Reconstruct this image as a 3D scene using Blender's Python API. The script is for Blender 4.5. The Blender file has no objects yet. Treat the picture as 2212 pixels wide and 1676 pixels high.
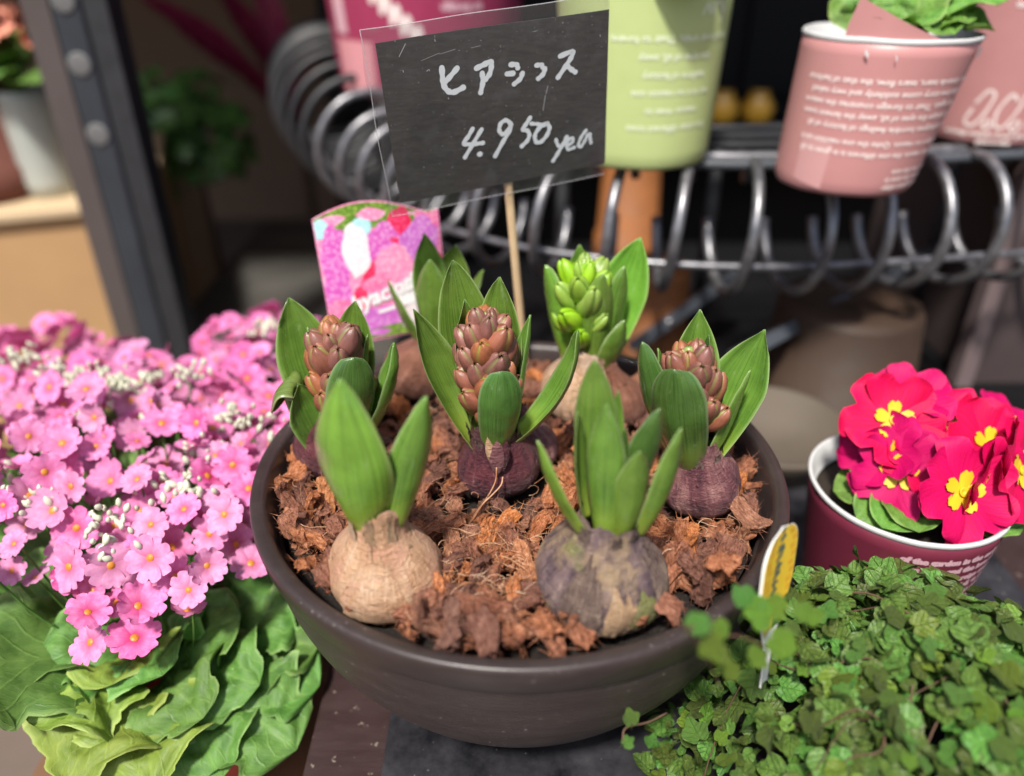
import bpy, bmesh, math, random
from mathutils import Vector, Matrix, noise, Quaternion

random.seed(7)
S = bpy.context.scene
COL = S.collection
PI = math.pi
R = math.radians

# ------------------------------------------------------------------ camera, sky, sun, exposure
PITCH = 30.5
CAM = Vector((-.004, -.363, .407))
cd = bpy.data.cameras.new('Camera')
cam = bpy.data.objects.new('Camera', cd); COL.objects.link(cam)
cam.location = CAM
cam.rotation_euler = (R(90 - PITCH), 0, 0)
cd.sensor_width = 36.0
cd.lens = 36.0 * 1671.0 / 2212.0
cd.clip_start = .01; cd.clip_end = 500
cd.dof.use_dof = True
cd.dof.focus_distance = .398
cd.dof.aperture_fstop = 2.7
cd.dof.aperture_blades = 0
S.camera = cam

SUN_EL, SUN_AZ = 58.0, 200.0      # azimuth clockwise from +Y: the light comes from behind the camera, left
W = bpy.data.worlds.new('World'); S.world = W; W.use_nodes = True
wn = W.node_tree; wn.nodes.clear()
sky = wn.nodes.new('ShaderNodeTexSky'); sky.sky_type = 'NISHITA'; sky.sun_disc = False
sky.sun_elevation = R(SUN_EL); sky.sun_rotation = R(SUN_AZ); sky.dust_density = 3.0
sky.air_density = 1.0; sky.ozone_density = 1.0
bg = wn.nodes.new('ShaderNodeBackground'); bg.inputs[1].default_value = .10
wo = wn.nodes.new('ShaderNodeOutputWorld')
wn.links.new(sky.outputs[0], bg.inputs[0]); wn.links.new(bg.outputs[0], wo.inputs[0])
sl = bpy.data.lights.new('Sun', 'SUN'); sl.energy = 4.3; sl.angle = R(6); sl.color = (1, .95, .87)
sun = bpy.data.objects.new('Sun', sl); COL.objects.link(sun)
sd = Vector((math.sin(R(SUN_AZ)) * math.cos(R(SUN_EL)), math.cos(R(SUN_AZ)) * math.cos(R(SUN_EL)), math.sin(R(SUN_EL))))
sun.rotation_euler = sd.to_track_quat('Z', 'Y').to_euler()
sun.location = (0, -1, 3)
V = S.view_settings
V.view_transform = 'Standard'; V.look = 'None'; V.gamma = 1.0; V.use_curve_mapping = False
V.exposure = .48
S.render.engine = 'CYCLES'
S.cycles.use_denoising = True
S.cycles.max_bounces = 8; S.cycles.transparent_max_bounces = 12
S.cycles.caustics_reflective = False; S.cycles.caustics_refractive = False

# ------------------------------------------------------------------ where a point of the photograph (2212 px wide) lies in the place
_F = Vector((0, math.cos(R(PITCH)), -math.sin(R(PITCH)))); _U = Vector((0, math.sin(R(PITCH)), math.cos(R(PITCH))))
FPX = 1671.0
def ray(px, py): return _F + Vector((1, 0, 0)) * ((px - 1106) / FPX) - _U * ((py - 838) / FPX)
def onz(px, py, z): r = ray(px, py); return CAM + r * ((z - CAM.z) / r.z)
def ony(px, py, y): r = ray(px, py); return CAM + r * ((y - CAM.y) / r.y)
def dep(px, py, d): return CAM + ray(px, py) * d
def mpp(p): return (Vector(p) - CAM).dot(_F) / FPX      # metres per photograph pixel at p

# ------------------------------------------------------------------ helpers
def link(o, parent=None):
    COL.objects.link(o)
    if parent is not None: o.parent = parent
    return o
def empty(name, loc=(0, 0, 0)):
    o = bpy.data.objects.new(name, None); o.location = loc; o.empty_display_size = .02
    return link(o)
def tag(o, label=None, cat=None, group=None, kind=None):
    if label: o['label'] = label
    if cat: o['category'] = cat
    if group: o['group'] = group
    if kind: o['kind'] = kind
    return o

class MB:
    """collects points and faces of ONE mesh"""
    def __init__(s): s.v = []; s.f = []; s.uv = []; s.m = []; s.a = []
    def vert(s, p, a=0.0, uv=(0, 0)):
        s.v.append((p[0], p[1], p[2])); s.a.append(a); s.uv.append(uv); return len(s.v) - 1
    def face(s, ids, m=0): s.f.append(tuple(ids)); s.m.append(m)
    def grid(s, P, cu=False, cv=False, m=0, A=None, UV=None, flip=False):
        nu, nv = len(P), len(P[0]); b = len(s.v)
        for i in range(nu):
            for j in range(nv):
                s.vert(P[i][j], A[i][j] if A else 0.0, UV[i][j] if UV else (i / max(1, nu - 1), j / max(1, nv - 1)))
        for i in range(nu if cu else nu - 1):
            for j in range(nv if cv else nv - 1):
                i2, j2 = (i + 1) % nu, (j + 1) % nv
                q = (b + i * nv + j, b + i2 * nv + j, b + i2 * nv + j2, b + i * nv + j2)
                s.face(q[::-1] if flip else q, m)
        return b
    def lathe(s, prof, n=48, c=(0, 0, 0), m=0, cap0=False, cap1=False, fn=None):
        P = []
        for (r, z) in prof:
            row = []
            for k in range(n):
                a = 2 * PI * k / n
                p = Vector((r * math.cos(a), r * math.sin(a), z))
                if fn: p = fn(p, a)
                row.append(p + Vector(c))
            P.append(row)
        UV = [[(k / n, i / (len(prof) - 1)) for k in range(n)] for i in range(len(prof))]
        b = s.grid(P, cv=True, m=m, UV=UV, flip=True)
        if cap0: s.face([b + k for k in range(n)][::-1], m)
        if cap1: s.face([b + (len(prof) - 1) * n + k for k in range(n)], m)
        return b
    def tube(s, pts, r, n=6, m=0, cap=True):
        pts = [Vector(p) for p in pts]; rs = r if isinstance(r, (list, tuple)) else [r] * len(pts)
        t0 = (pts[1] - pts[0]).normalized()
        ref = Vector((0, 0, 1)) if abs(t0.z) < .9 else Vector((1, 0, 0))
        nx = t0.cross(ref).normalized(); P = []
        for i, p in enumerate(pts):
            t = (pts[min(i + 1, len(pts) - 1)] - pts[max(i - 1, 0)]).normalized()
            nx = (nx - t * nx.dot(t)).normalized(); ny = t.cross(nx)
            P.append([p + (nx * math.cos(2 * PI * k / n) + ny * math.sin(2 * PI * k / n)) * rs[i] for k in range(n)])
        b = s.grid(P, cv=True, m=m, flip=False)
        if cap:
            s.face([b + k for k in range(n)], m); s.face([b + (len(pts) - 1) * n + k for k in range(n)][::-1], m)
    def box(s, lo, hi, m=0, M=None):
        b = len(s.v)
        for z in (lo[2], hi[2]):
            for (x, y) in ((lo[0], lo[1]), (hi[0], lo[1]), (hi[0], hi[1]), (lo[0], hi[1])):
                p = Vector((x, y, z)); s.vert(M @ p if M else p)
        for q in ((3, 2, 1, 0), (4, 5, 6, 7), (0, 1, 5, 4), (1, 2, 6, 5), (2, 3, 7, 6), (3, 0, 4, 7)):
            s.face([b + k for k in q], m)
    def add(s, o, M, m=None):
        b = len(s.v)
        for p, a, uv in zip(o.v, o.a, o.uv): s.vert(M @ Vector(p), a, uv)
        for f, mm in zip(o.f, o.m): s.face([b + k for k in f], mm if m is None else m)
    def mesh(s, name, mats, smooth=True):
        me = bpy.data.meshes.new(name)
        me.from_pydata(s.v, [], s.f)
        for mt in (mats if isinstance(mats, (list, tuple)) else [mats]): me.materials.append(mt)
        me.polygons.foreach_set('material_index', s.m)
        if smooth: me.polygons.foreach_set('use_smooth', [True] * len(s.f))
        at = me.attributes.new('pig', 'FLOAT', 'POINT'); at.data.foreach_set('value', s.a)
        ul = me.uv_layers.new(name='UVMap')
        li = [0] * len(me.loops); me.loops.foreach_get('vertex_index', li)
        fl = []
        for i in li: fl.extend(s.uv[i])
        ul.data.foreach_set('uv', fl)
        me.validate(); me.update()
        return me
    def build(s, name, mats, parent=None, smooth=True, bevel=0):
        o = bpy.data.objects.new(name, s.mesh(name, mats, smooth))
        if bevel:
            md = o.modifiers.new('b', 'BEVEL'); md.width = bevel; md.segments = 2; md.limit_method = 'ANGLE'
        return link(o, parent)

def place(mesh, name, parent=None, M=None):
    o = bpy.data.objects.new(name, mesh)
    if M is not None: o.matrix_basis = M
    return link(o, parent)

def frame(origin, zdir, xhint=None, scale=1.0):
    z = Vector(zdir).normalized()
    h = Vector(xhint) if xhint is not None else (Vector((0, 0, 1)) if abs(z.z) < .95 else Vector((1, 0, 0)))
    x = (h - z * h.dot(z)).normalized(); y = z.cross(x)
    M = Matrix((x, y, z)).transposed().to_4x4()
    if isinstance(scale, (int, float)): scale = (scale, scale, scale)
    return Matrix.Translation(origin) @ M @ Matrix.Diagonal((*scale, 1))

def fbm(p, o=3): return noise.fractal(Vector(p), .9, 2.0, o, noise_basis='PERLIN_ORIGINAL')
def smooth_path(pts, sub=4):
    pts = [Vector(p) for p in pts]
    if len(pts) < 3: return pts
    q = [pts[0] * 2 - pts[1]] + pts + [pts[-1] * 2 - pts[-2]]; out = []
    for i in range(1, len(q) - 2):
        for k in range(sub):
            t = k / sub; a, b, c, d = q[i - 1], q[i], q[i + 1], q[i + 2]
            out.append(.5 * ((2 * b) + (c - a) * t + (2 * a - 5 * b + 4 * c - d) * t * t + (3 * b - a - 3 * c + d) * t ** 3))
    out.append(pts[-1]); return out

# ------------------------------------------------------------------ procedural materials
class Mat:
    def __init__(s, name):
        s.m = bpy.data.materials.new(name); s.m.use_nodes = True
        s.t = s.m.node_tree; s.t.nodes.clear()
        s.out = s.t.nodes.new('ShaderNodeOutputMaterial'); s.p = s.t.nodes.new('ShaderNodeBsdfPrincipled')
        s.t.links.new(s.p.outputs[0], s.out.inputs[0])
    def n(s, typ, **kw):
        x = s.t.nodes.new('ShaderNode' + typ)
        for k, v in kw.items(): setattr(x, k, v)
        return x
    def l(s, a, b): s.t.links.new(a, b); return b
    def set(s, **kw):
        for k, v in kw.items():
            k = k.replace('_', ' ')
            for i in s.p.inputs:
                if i.name.lower() == k.lower(): i.default_value = v
        return s
    def coord(s, kind='Object', scale=(1, 1, 1), rnd=False):
        c = s.n('TexCoord'); mp = s.n('Mapping'); mp.inputs['Scale'].default_value = scale
        src = s.n('UVMap').outputs[0] if kind == 'UV' else c.outputs[kind]
        if rnd:
            oi = s.n('ObjectInfo'); ml = s.n('Math', operation='MULTIPLY'); ml.inputs[1].default_value = 37.0
            s.l(oi.outputs['Random'], ml.inputs[0])
            ad = s.n('VectorMath', operation='ADD'); s.l(src, ad.inputs[0]); s.l(ml.outputs[0], ad.inputs[1]); src = ad.outputs[0]
        s.l(src, mp.inputs['Vector']); return mp.outputs[0]
    def noise(s, co, scale=5, detail=4, rough=.55, dist=0):
        x = s.n('TexNoise'); x.inputs['Scale'].default_value = scale; x.inputs['Detail'].default_value = detail
        x.inputs['Roughness'].default_value = rough; x.inputs['Distortion'].default_value = dist
        s.l(co, x.inputs['Vector']); return x.outputs[0]
    def ramp(s, fac, stops, interp='LINEAR'):
        x = s.n('ValToRGB'); e = x.color_ramp.elements; x.color_ramp.interpolation = interp
        while len(e) > 1: e.remove(e[-1])
        e[0].position = stops[0][0]; e[0].color = (*stops[0][1], 1)
        for p, c in stops[1:]:
            q = e.new(p); q.color = (*c, 1)
        s.l(fac, x.inputs[0]); return x.outputs[0]
    def mix(s, fac, a, b, mode='MIX'):
        x = s.n('Mix', data_type='RGBA', blend_type=mode)
        if isinstance(fac, (int, float)): x.inputs[0].default_value = fac
        else: s.l(fac, x.inputs[0])
        for k, q in ((6, a), (7, b)):
            if isinstance(q, tuple): x.inputs[k].default_value = (*q, 1)
            else: s.l(q, x.inputs[k])
        return x.outputs[2]
    def math(s, op, a, b=0.0, clamp=False):
        x = s.n('Math', operation=op); x.use_clamp = clamp
        for k, q in ((0, a), (1, b)):
            if isinstance(q, (int, float)): x.inputs[k].default_value = q
            else: s.l(q, x.inputs[k])
        return x.outputs[0]
    def map(s, v, a, b, c=0.0, d=1.0):
        x = s.n('MapRange'); x.clamp = True
        for k, q in zip((1, 2, 3, 4), (a, b, c, d)): x.inputs[k].default_value = q
        s.l(v, x.inputs[0]); return x.outputs[0]
    def hsv(s, col, h=.5, sat=1.0, val=1.0):
        x = s.n('HueSaturation')
        for k, q in (('Hue', h), ('Saturation', sat), ('Value', val)):
            if isinstance(q, (int, float)): x.inputs[k].default_value = q
            else: s.l(q, x.inputs[k])
        s.l(col, x.inputs['Color']); return x.outputs[0]
    def rnd(s, lo, hi): return s.map(s.n('ObjectInfo').outputs['Random'], 0, 1, lo, hi)
    def base(s, c):
        if isinstance(c, tuple): s.p.inputs['Base Color'].default_value = (*c, 1)
        else: s.l(c, s.p.inputs['Base Color'])
        return s
    def bump(s, h, strength=.4, dist=.001):
        x = s.n('Bump'); x.inputs['Strength'].default_value = strength; x.inputs['Distance'].default_value = dist
        s.l(h, x.inputs['Height']); s.l(x.outputs[0], s.p.inputs['Normal']); return s
    def rough(s, r):
        if isinstance(r, (int, float)): s.p.inputs['Roughness'].default_value = r
        else: s.l(r, s.p.inputs['Roughness'])
        return s
    def uvsep(s):
        x = s.n('SeparateXYZ'); s.l(s.n('UVMap').outputs[0], x.inputs[0]); return x.outputs
    def pig(s): return s.n('Attribute', attribute_name='pig').outputs['Fac']

M = {}
def plain(key, c, rough=.55, var=.12, scale=40, bump=.15, metal=0.0, spec=.5, dist=.0006):
    m = Mat(key); co = m.coord('Object'); nz = m.noise(co, scale, 5)
    m.base(m.mix(nz, tuple(x * (1 - var) for x in c), tuple(min(1, x * (1 + var)) for x in c)))
    m.rough(m.map(nz, .3, .7, max(.05, rough - .08), min(1, rough + .08))); m.set(Metallic=metal)
    m.p.inputs['Specular IOR Level'].default_value = spec
    if bump: m.bump(nz, bump, dist)
    M[key] = m.m; return m

def leaf_mat(key, lo, hi, base, edge, veins=46, rough=.25, sss=.0, vein_amt=.40, bump=.4, mott=60, trans=.12, vary=.15, ribs=0, rib_amt=.14):
    m = Mat(key); u, v, _ = m.uvsep()
    # fine veins run lengthwise: noise stretched along the blade
    cb = m.n('CombineXYZ'); m.l(m.math('MULTIPLY', u, float(veins)), cb.inputs[0]); m.l(m.math('MULTIPLY', v, 1.6), cb.inputs[1])
    rd = m.math('FRACT', m.math('ADD', m.n('ObjectInfo').outputs['Random'], m.math('MULTIPLY', m.n('NewGeometry').outputs['Random Per Island'], 7.31)))
    m.l(m.math('MULTIPLY', rd, 50.0), cb.inputs[2])
    vn = m.noise(cb.outputs[0], 1.0, 3, .6)
    vs = m.map(vn, .35, .65)
    mo = m.noise(m.coord('Object', rnd=True), mott, 4)
    col = m.mix(m.map(mo, .3, .72), lo, hi)
    col = m.mix(m.math('MULTIPLY', vs, vein_amt), col, tuple(min(1, x * 1.75) for x in hi))
    col = m.mix(m.map(vn, .46, .34, 0, vein_amt * .8), col, tuple(x * .55 for x in lo))
    rib = None
    if ribs:
        au = m.math('ABSOLUTE', m.math('SUBTRACT', u, .5)); wob = m.math('MULTIPLY', mo, .25)
        fr = m.math('FRACT', m.math('ADD', m.math('SUBTRACT', m.math('MULTIPLY', v, float(ribs)), m.math('MULTIPLY', au, ribs * .75)), wob))
        side = m.map(m.math('ABSOLUTE', m.math('SUBTRACT', fr, .5)), .0, .10, 1, 0); mid = m.map(au, .0, .03, 1, 0)
        fr2 = m.math('FRACT', m.math('ADD', m.math('MULTIPLY', m.math('ADD', m.math('MULTIPLY', v, .5), au), ribs * 3.0), m.math('MULTIPLY', mo, 1.5))); net = m.map(m.math('ABSOLUTE', m.math('SUBTRACT', fr2, .5)), .0, .12, .45, 0)
        rib = m.math('MAXIMUM', m.math('MAXIMUM', side, mid), net)
        col = m.mix(m.math('MULTIPLY', rib, rib_amt), col, tuple(min(1, x * 1.5) for x in base))
    bz = m.map(v, .02, .34, 1, 0)
    col = m.mix(m.math('MULTIPLY', bz, .8), col, base)
    eg = m.math('ABSOLUTE', m.math('SUBTRACT', u, .5)); eg = m.map(eg, .44, .49)
    col = m.mix(m.math('MULTIPLY', eg, .75), col, edge)
    # pale dusty scuffs
    sc = m.map(m.noise(m.coord('Object', (1, 1, .35), rnd=True), 230, 6, .75), .60, .72)
    col = m.mix(m.math('MULTIPLY', sc, .30), col, (.42, .48, .33))
    col = m.hsv(col, m.map(rd, 0, 1, .5 - vary * .08, .5 + vary * .08), 1.0, m.map(rd, 0, 1, 1 - vary, 1 + vary))
    m.base(col).rough(m.map(mo, .3, .7, rough - .06, rough + .12))
    hgt = m.math('ADD', m.math('MULTIPLY', vn, .6), m.math('MULTIPLY', mo, .5))
    if rib is not None: hgt = m.math('SUBTRACT', hgt, m.math('MULTIPLY', rib, .8))
    m.bump(hgt, bump, .0012 if ribs else .0008)
    m.p.inputs['Specular IOR Level'].default_value = .5
    if key.startswith('hy_'): m.p.inputs['Coat Weight'].default_value = .45; m.p.inputs['Coat Roughness'].default_value = .16
    if trans:
        tr = m.n('BsdfTranslucent'); m.l(m.hsv(col, .49, 1.1, 1.3), tr.inputs[0])
        mx = m.n('MixShader'); mx.inputs[0].default_value = trans
        m.l(m.p.outputs[0], mx.inputs[1]); m.l(tr.outputs[0], mx.inputs[2]); m.l(mx.outputs[0], m.out.inputs[0])
    M[key] = m.m

leaf_mat('hy_leaf', (.058, .126, .018), (.128, .235, .034), (.30, .40, .05), (.30, .40, .16))
leaf_mat('hy_leaf_dark', (.036, .088, .018), (.070, .155, .030), (.24, .34, .05), (.22, .30, .14))
leaf_mat('hy_leaf_bright', (.088, .195, .020), (.155, .310, .038), (.36, .50, .05), (.33, .45, .13))
leaf_mat('hy_leaf_sallow', (.085, .135, .03), (.16, .23, .055), (.25, .20, .06), (.32, .36, .16))
leaf_mat('primrose_leaf', (.07, .165, .022), (.15, .30, .045), (.20, .32, .06), (.26, .38, .10), veins=10, rough=.55, bump=.4, mott=190, vein_amt=.12, ribs=9)
leaf_mat('primula_leaf', (.050, .135, .022), (.12, .25, .045), (.22, .36, .08), (.26, .42, .13), veins=9, rough=.58, bump=.35, mott=110, vein_amt=.12, ribs=8)
leaf_mat('primula_leaf_lime', (.115, .185, .022), (.21, .29, .042), (.30, .40, .08), (.36, .45, .12), veins=9, rough=.58, bump=.35, mott=110, vein_amt=.12, ribs=8)
leaf_mat('ivy_leaf', (.058, .120, .022), (.140, .245, .040), (.12, .22, .045), (.20, .31, .10), veins=7, rough=.42, bump=.8, mott=500, vein_amt=.12, trans=.12, vary=.45, ribs=5)
leaf_mat('ivy_leaf_young', (.10, .20, .020), (.19, .31, .035), (.24, .36, .05), (.34, .46, .12), veins=7, rough=.42, bump=.8, mott=500, vein_amt=.12, trans=.2, vary=.3, ribs=5)
leaf_mat('shade_leaf', (.05, .13, .03), (.11, .26, .06), (.05, .12, .03), (.06, .13, .03), veins=8, trans=0)
leaf_mat('magenta_leaf', (.20, .016, .055), (.34, .03, .09), (.12, .015, .03), (.25, .03, .08), veins=10, trans=0)

def bud_mat(key, a, b, edge, tip):
    m = Mat(key); g = m.pig(); co = m.coord('Object', rnd=True)
    nz = m.noise(m.coord('Object', (1, 1, .22), rnd=True), 2.6, 5, .6)
    col = m.mix(m.map(nz, .3, .7), a, b)
    col = m.mix(m.math('MULTIPLY', m.map(m.noise(co, 1.3, 3), .45, .7), .35), col, tuple(min(1, x * 1.6) for x in b))
    col = m.mix(m.map(g, .18, .75, 0, .9), col, edge)
    col = m.hsv(col, m.rnd(.49, .51), m.rnd(.85, 1.1), m.rnd(.78, 1.2))
    m.base(col).rough(m.map(nz, .3, .7, .34, .5)); m.bump(m.noise(m.coord('Object', (1, 1, .16), rnd=True), 9, 4, .6), .45, .0005)
    m.p.inputs['Subsurface Weight'].default_value = .08; m.p.inputs['Subsurface Radius'].default_value = (.004, .002, .001)
    M[key] = m.m
bud_mat('bud_red', (.135, .042, .026), (.29, .104, .064), (.22, .22, .055), None)
bud_mat('bud_green', (.16, .30, .020), (.29, .45, .045), (.12, .24, .015), None)

def bulb_mat(key, stops, spots, streak, patch=None, blush=None, gloss=(.30, .52)):
    m = Mat(key)
    st = m.noise(m.coord('UV', (16, 1.6, 1), rnd=True), 2.2, 6, .62, .25)
    bl = m.noise(m.coord('Object', rnd=True), 55, 6, .62)
    wr = m.noise(m.coord('Object', (1, 1, 2.2), rnd=True), 330, 8, .72, 1.4)
    f = m.math('ADD', m.math('MULTIPLY', st, .5), m.math('MULTIPLY', bl, .5))
    col = m.ramp(m.map(f, .33, .67), stops)
    col = m.mix(m.math('MULTIPLY', m.map(wr, .56, .66), .5), col, streak)
    if patch:
        pn = m.noise(m.coord('Object', rnd=True), 30, 4, .6, .4)
        col = m.mix(m.map(pn, .52, .62, 0, .7), col, patch[0])
        col = m.mix(m.map(m.noise(m.coord('Object', (1.1, .9, 1.3), rnd=True), 41, 3, .6, .3), .58, .66, 0, .6), col, patch[1])
    if blush: col = m.mix(m.map(m.noise(m.coord('Object', (1, 1, 1.6), rnd=True), 62, 4, .6, .5), .48, .66, 0, .6), col, blush)
    sp = m.noise(m.coord('Object', rnd=True), 90, 5, .7)
    col = m.mix(m.map(sp, .64, .69, 0, .85), col, spots)
    v = m.uvsep()[1]
    m.base(col).rough(m.map(bl, .3, .7, *gloss))
    h = m.math('ADD', m.math('MULTIPLY', wr, .8), m.math('MULTIPLY', st, .5))
    h = m.math('SUBTRACT', h, m.math('MULTIPLY', m.map(sp, .64, .69), .2))
    m.bump(m.math('ADD', h, m.math('MULTIPLY', m.noise(m.coord('Object', (1, 1, 2.4), rnd=True), 120, 4, .6, 1.2), 1.2)), 1.0, .0026)
    M[key] = m.m
bulb_mat('bulb_tan', [(0, (.38, .20, .11)), (.4, (.62, .36, .21)), (.75, (.74, .49, .32)), (1, (.82, .62, .46))], (.05, .035, .03), (.30, .14, .08), blush=(.66, .33, .24))
bulb_mat('bulb_pale', [(0, (.34, .19, .11)), (.4, (.58, .36, .22)), (.75, (.72, .52, .38)), (1, (.80, .68, .56))], (.20, .10, .06), (.42, .24, .14))
bulb_mat('bulb_purple', [(0, (.035, .010, .016)), (.45, (.075, .018, .027)), (.8, (.15, .035, .045)), (1, (.33, .19, .21))], (.02, .012, .016), (.26, .14, .15), gloss=(.22, .42))
bulb_mat('bulb_mauve', [(0, (.055, .018, .028)), (.4, (.16, .055, .066)), (.75, (.34, .165, .155)), (1, (.50, .31, .28))], (.025, .012, .016), (.45, .27, .25))
bulb_mat('bulb_scaly', [(0, (.045, .030, .038)), (.4, (.13, .085, .10)), (.75, (.24, .165, .16)), (1, (.42, .32, .25))], (.028, .022, .024), (.40, .30, .22),
         patch=((.46, .33, .19), (.22, .25, .07)))
bulb_mat('bulb_rust', [(0, (.09, .03, .02)), (.4, (.19, .075, .045)), (.75, (.30, .13, .085)), (1, (.42, .22, .16))], (.05, .02, .015), (.32, .17, .11))
bulb_mat('papery', [(0, (.30, .17, .09)), (.4, (.52, .33, .19)), (.75, (.64, .44, .28)), (1, (.74, .56, .38))], (.16, .09, .05), (.34, .20, .11))
bulb_mat('papery_dark', [(0, (.05, .035, .035)), (.4, (.15, .10, .085)), (.75, (.30, .22, .17)), (1, (.48, .38, .30))], (.025, .018, .018), (.10, .06, .05))

def coir_mat(key, a, b, c):
    m = Mat(key)
    st = m.noise(m.coord('Object', (3.4, .42, 3.4), rnd=True), 3.0, 5, .75, .5)
    bl = m.noise(m.coord('Object', rnd=True), 3.0, 5, .7)
    f = m.math('ADD', m.math('MULTIPLY', st, .62), m.math('MULTIPLY', bl, .38))
    col = m.ramp(m.map(f, .36, .64), [(0, a), (.45, b), (1, c)])
    col = m.hsv(col, m.rnd(.493, .507), m.rnd(.80, 1.06), m.rnd(.50, 1.45))
    m.base(col).rough(.85); m.p.inputs['Specular IOR Level'].default_value = .2
    m.bump(m.math('ADD', st, m.math('MULTIPLY', bl, .5)), .9, .0016); M[key] = m.m
coir_mat('coir', (.055, .015, .006), (.32, .105, .046), (.57, .26, .145))
coir_mat('coir_pale', (.10, .036, .018), (.33, .125, .062), (.54, .28, .165))
m = Mat('coir_fine'); nz = m.noise(m.coord('Object'), 160, 4); m.base(m.ramp(nz, [(.3, (.06, .018, .009)), (.5, (.20, .070, .032)), (.7, (.38, .17, .09))])).rough(.9); M['coir_fine'] = m.m
m = Mat('coir_hair'); nz = m.noise(m.coord('Object'), 90, 3); m.base(m.ramp(nz, [(.35, (.30, .12, .05)), (.5, (.48, .26, .14)), (.66, (.66, .47, .33))])).rough(.7); M['coir_hair'] = m.m
m = Mat('potting_soil'); nz = m.noise(m.coord('Object'), 420, 6, .7); m.base(m.ramp(nz, [(.35, (.006, .004, .003)), (.6, (.022, .014, .010)), (.75, (.06, .04, .03))])).rough(.95).bump(nz, 1.0, .003); M['potting_soil'] = m.m
# more materials: plastics, boards, print
m = Mat('bowl_plastic'); co = m.coord('Object'); d1 = m.noise(m.coord('Object', (1, 1, 5)), 26, 7, .72); d2 = m.noise(co, 420, 3, .6)
c = m.mix(m.map(d1, .35, .7), (.028, .019, .018), (.046, .033, .031)); dz = m.map(m.math('MULTIPLY', d1, m.map(d2, .4, .75)), .40, .52, 0, .5)
m.base(m.mix(dz, c, (.28, .25, .24))).rough(m.map(d1, .3, .7, .30, .46)).bump(d2, .12, .0004); M['bowl_plastic'] = m.m
m = Mat('table_board'); co = m.coord('Object', (1, 4, 1)); nz = m.noise(co, 26, 6, .62, .3); sp = m.noise(m.coord('Object'), 170, 3)
m.base(m.mix(m.map(sp, .66, .70, 0, .7), m.mix(nz, (.020, .010, .010), (.050, .028, .027)), (.25, .20, .17))).rough(m.map(nz, .3, .7, .4, .6)).bump(nz, .3, .001); M['table_board'] = m.m
m = Mat('slate_tray'); nz = m.noise(m.coord('Object'), 30, 7, .66); sp = m.noise(m.coord('Object'), 210, 3)
m.base(m.mix(m.map(sp, .69, .73, 0, .6), m.mix(m.map(nz, .35, .68), (.007, .007, .009), (.036, .035, .041)), (.30, .27, .25))).rough(m.map(nz, .3, .7, .25, .6)).bump(nz, .4, .002); M['slate_tray'] = m.m
m = Mat('chalk_card'); st = m.noise(m.coord('Object', (3, 1, 14)), 34, 6, .7); bl = m.noise(m.coord('Object'), 32, 5, .6, .3); sp = m.noise(m.coord('Object'), 700, 2)
c = m.mix(m.map(st, .35, .65), (.021, .020, .019), (.046, .043, .040)); c = m.mix(m.map(bl, .54, .70, 0, .45), c, (.10, .105, .11)); c = m.mix(m.map(sp, .70, .74, 0, .5), c, (.5, .5, .5))
m.base(c).rough(.62).bump(st, .2, .0006); M['chalk_card'] = m.m
plain('white_marker', (.80, .86, .88), .5, .04, 300, .05)
m = Mat('clear_film'); tr = m.n('BsdfTransparent'); tr.inputs[0].default_value = (.90, .90, .91, 1); gl = m.n('BsdfGlossy'); gl.inputs['Roughness'].default_value = .10
lw = m.n('LayerWeight'); lw.inputs[0].default_value = .22; nz = m.noise(m.coord('Object', (1, 1, 2)), 60, 5, .7)
fac = m.math('ADD', m.math('MULTIPLY', lw.outputs['Fresnel'], .8), m.map(nz, .56, .72, 0.02, .12)); mx = m.n('MixShader'); df = m.n('BsdfDiffuse'); df.inputs[0].default_value = (.75, .75, .76, 1); mz = m.n('MixShader'); mz.inputs[0].default_value = .025; m.l(tr.outputs[0], mz.inputs[1]); m.l(df.outputs[0], mz.inputs[2]); m.l(fac, mx.inputs[0]); m.l(mz.outputs[0], mx.inputs[1]); m.l(gl.outputs[0], mx.inputs[2]); m.l(mx.outputs[0], m.out.inputs[0])
bp = m.n('Bump'); bp.inputs['Strength'].default_value = .5; bp.inputs['Distance'].default_value = .002; m.l(m.noise(m.coord('Object'), 40, 3), bp.inputs['Height']); m.l(bp.outputs[0], gl.inputs['Normal']); M['clear_film'] = m.m
m = Mat('pale_wood'); nz = m.noise(m.coord('Object', (30, 30, 1)), 14, 4, .6); m.base(m.mix(nz, (.62, .40, .20), (.84, .66, .42))).rough(.6).bump(nz, .3, .0006); M['pale_wood'] = m.m

# ------------------------------------------------------------------ the table and the black tray under the bowl
tb = empty('display_table', (.15, 0, -.5))
tag(tb, 'dark brown wooden display table under the bowl and the ivy', 'table')
x = -.122
for k, wd in enumerate((.094, .148, .148, .148, .148)):
    b = MB(); b.box((x, -.32, -.030), (x + wd - .0015, .20, -.0012 - .0006 * (k % 2)), M=Matrix.Translation((-.15, 0, .5)))
    b.build('plank', M['table_board'], tb, smooth=False, bevel=.0015); x += wd
for (lx, ly) in ((-.10, -.29), (-.10, .17), (.53, -.29), (.53, .17)):
    b = MB(); b.box((lx - .02, ly - .02, -.5), (lx + .02, ly + .02, -.0305), M=Matrix.Translation((-.15, 0, .5)))
    b.build('leg', M['table_board'], tb, smooth=False, bevel=.002)
b = MB(); b.box((-.077, -.33, .0), (.36, .21, .0045)); tr = b.build('slate_tile', M['slate_tray'], smooth=False, bevel=.001); tr.location = (0, 0, -.0008)
tag(tr, 'flat black weathered slate tile with dust specks under the brown bowl', 'tile')

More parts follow.
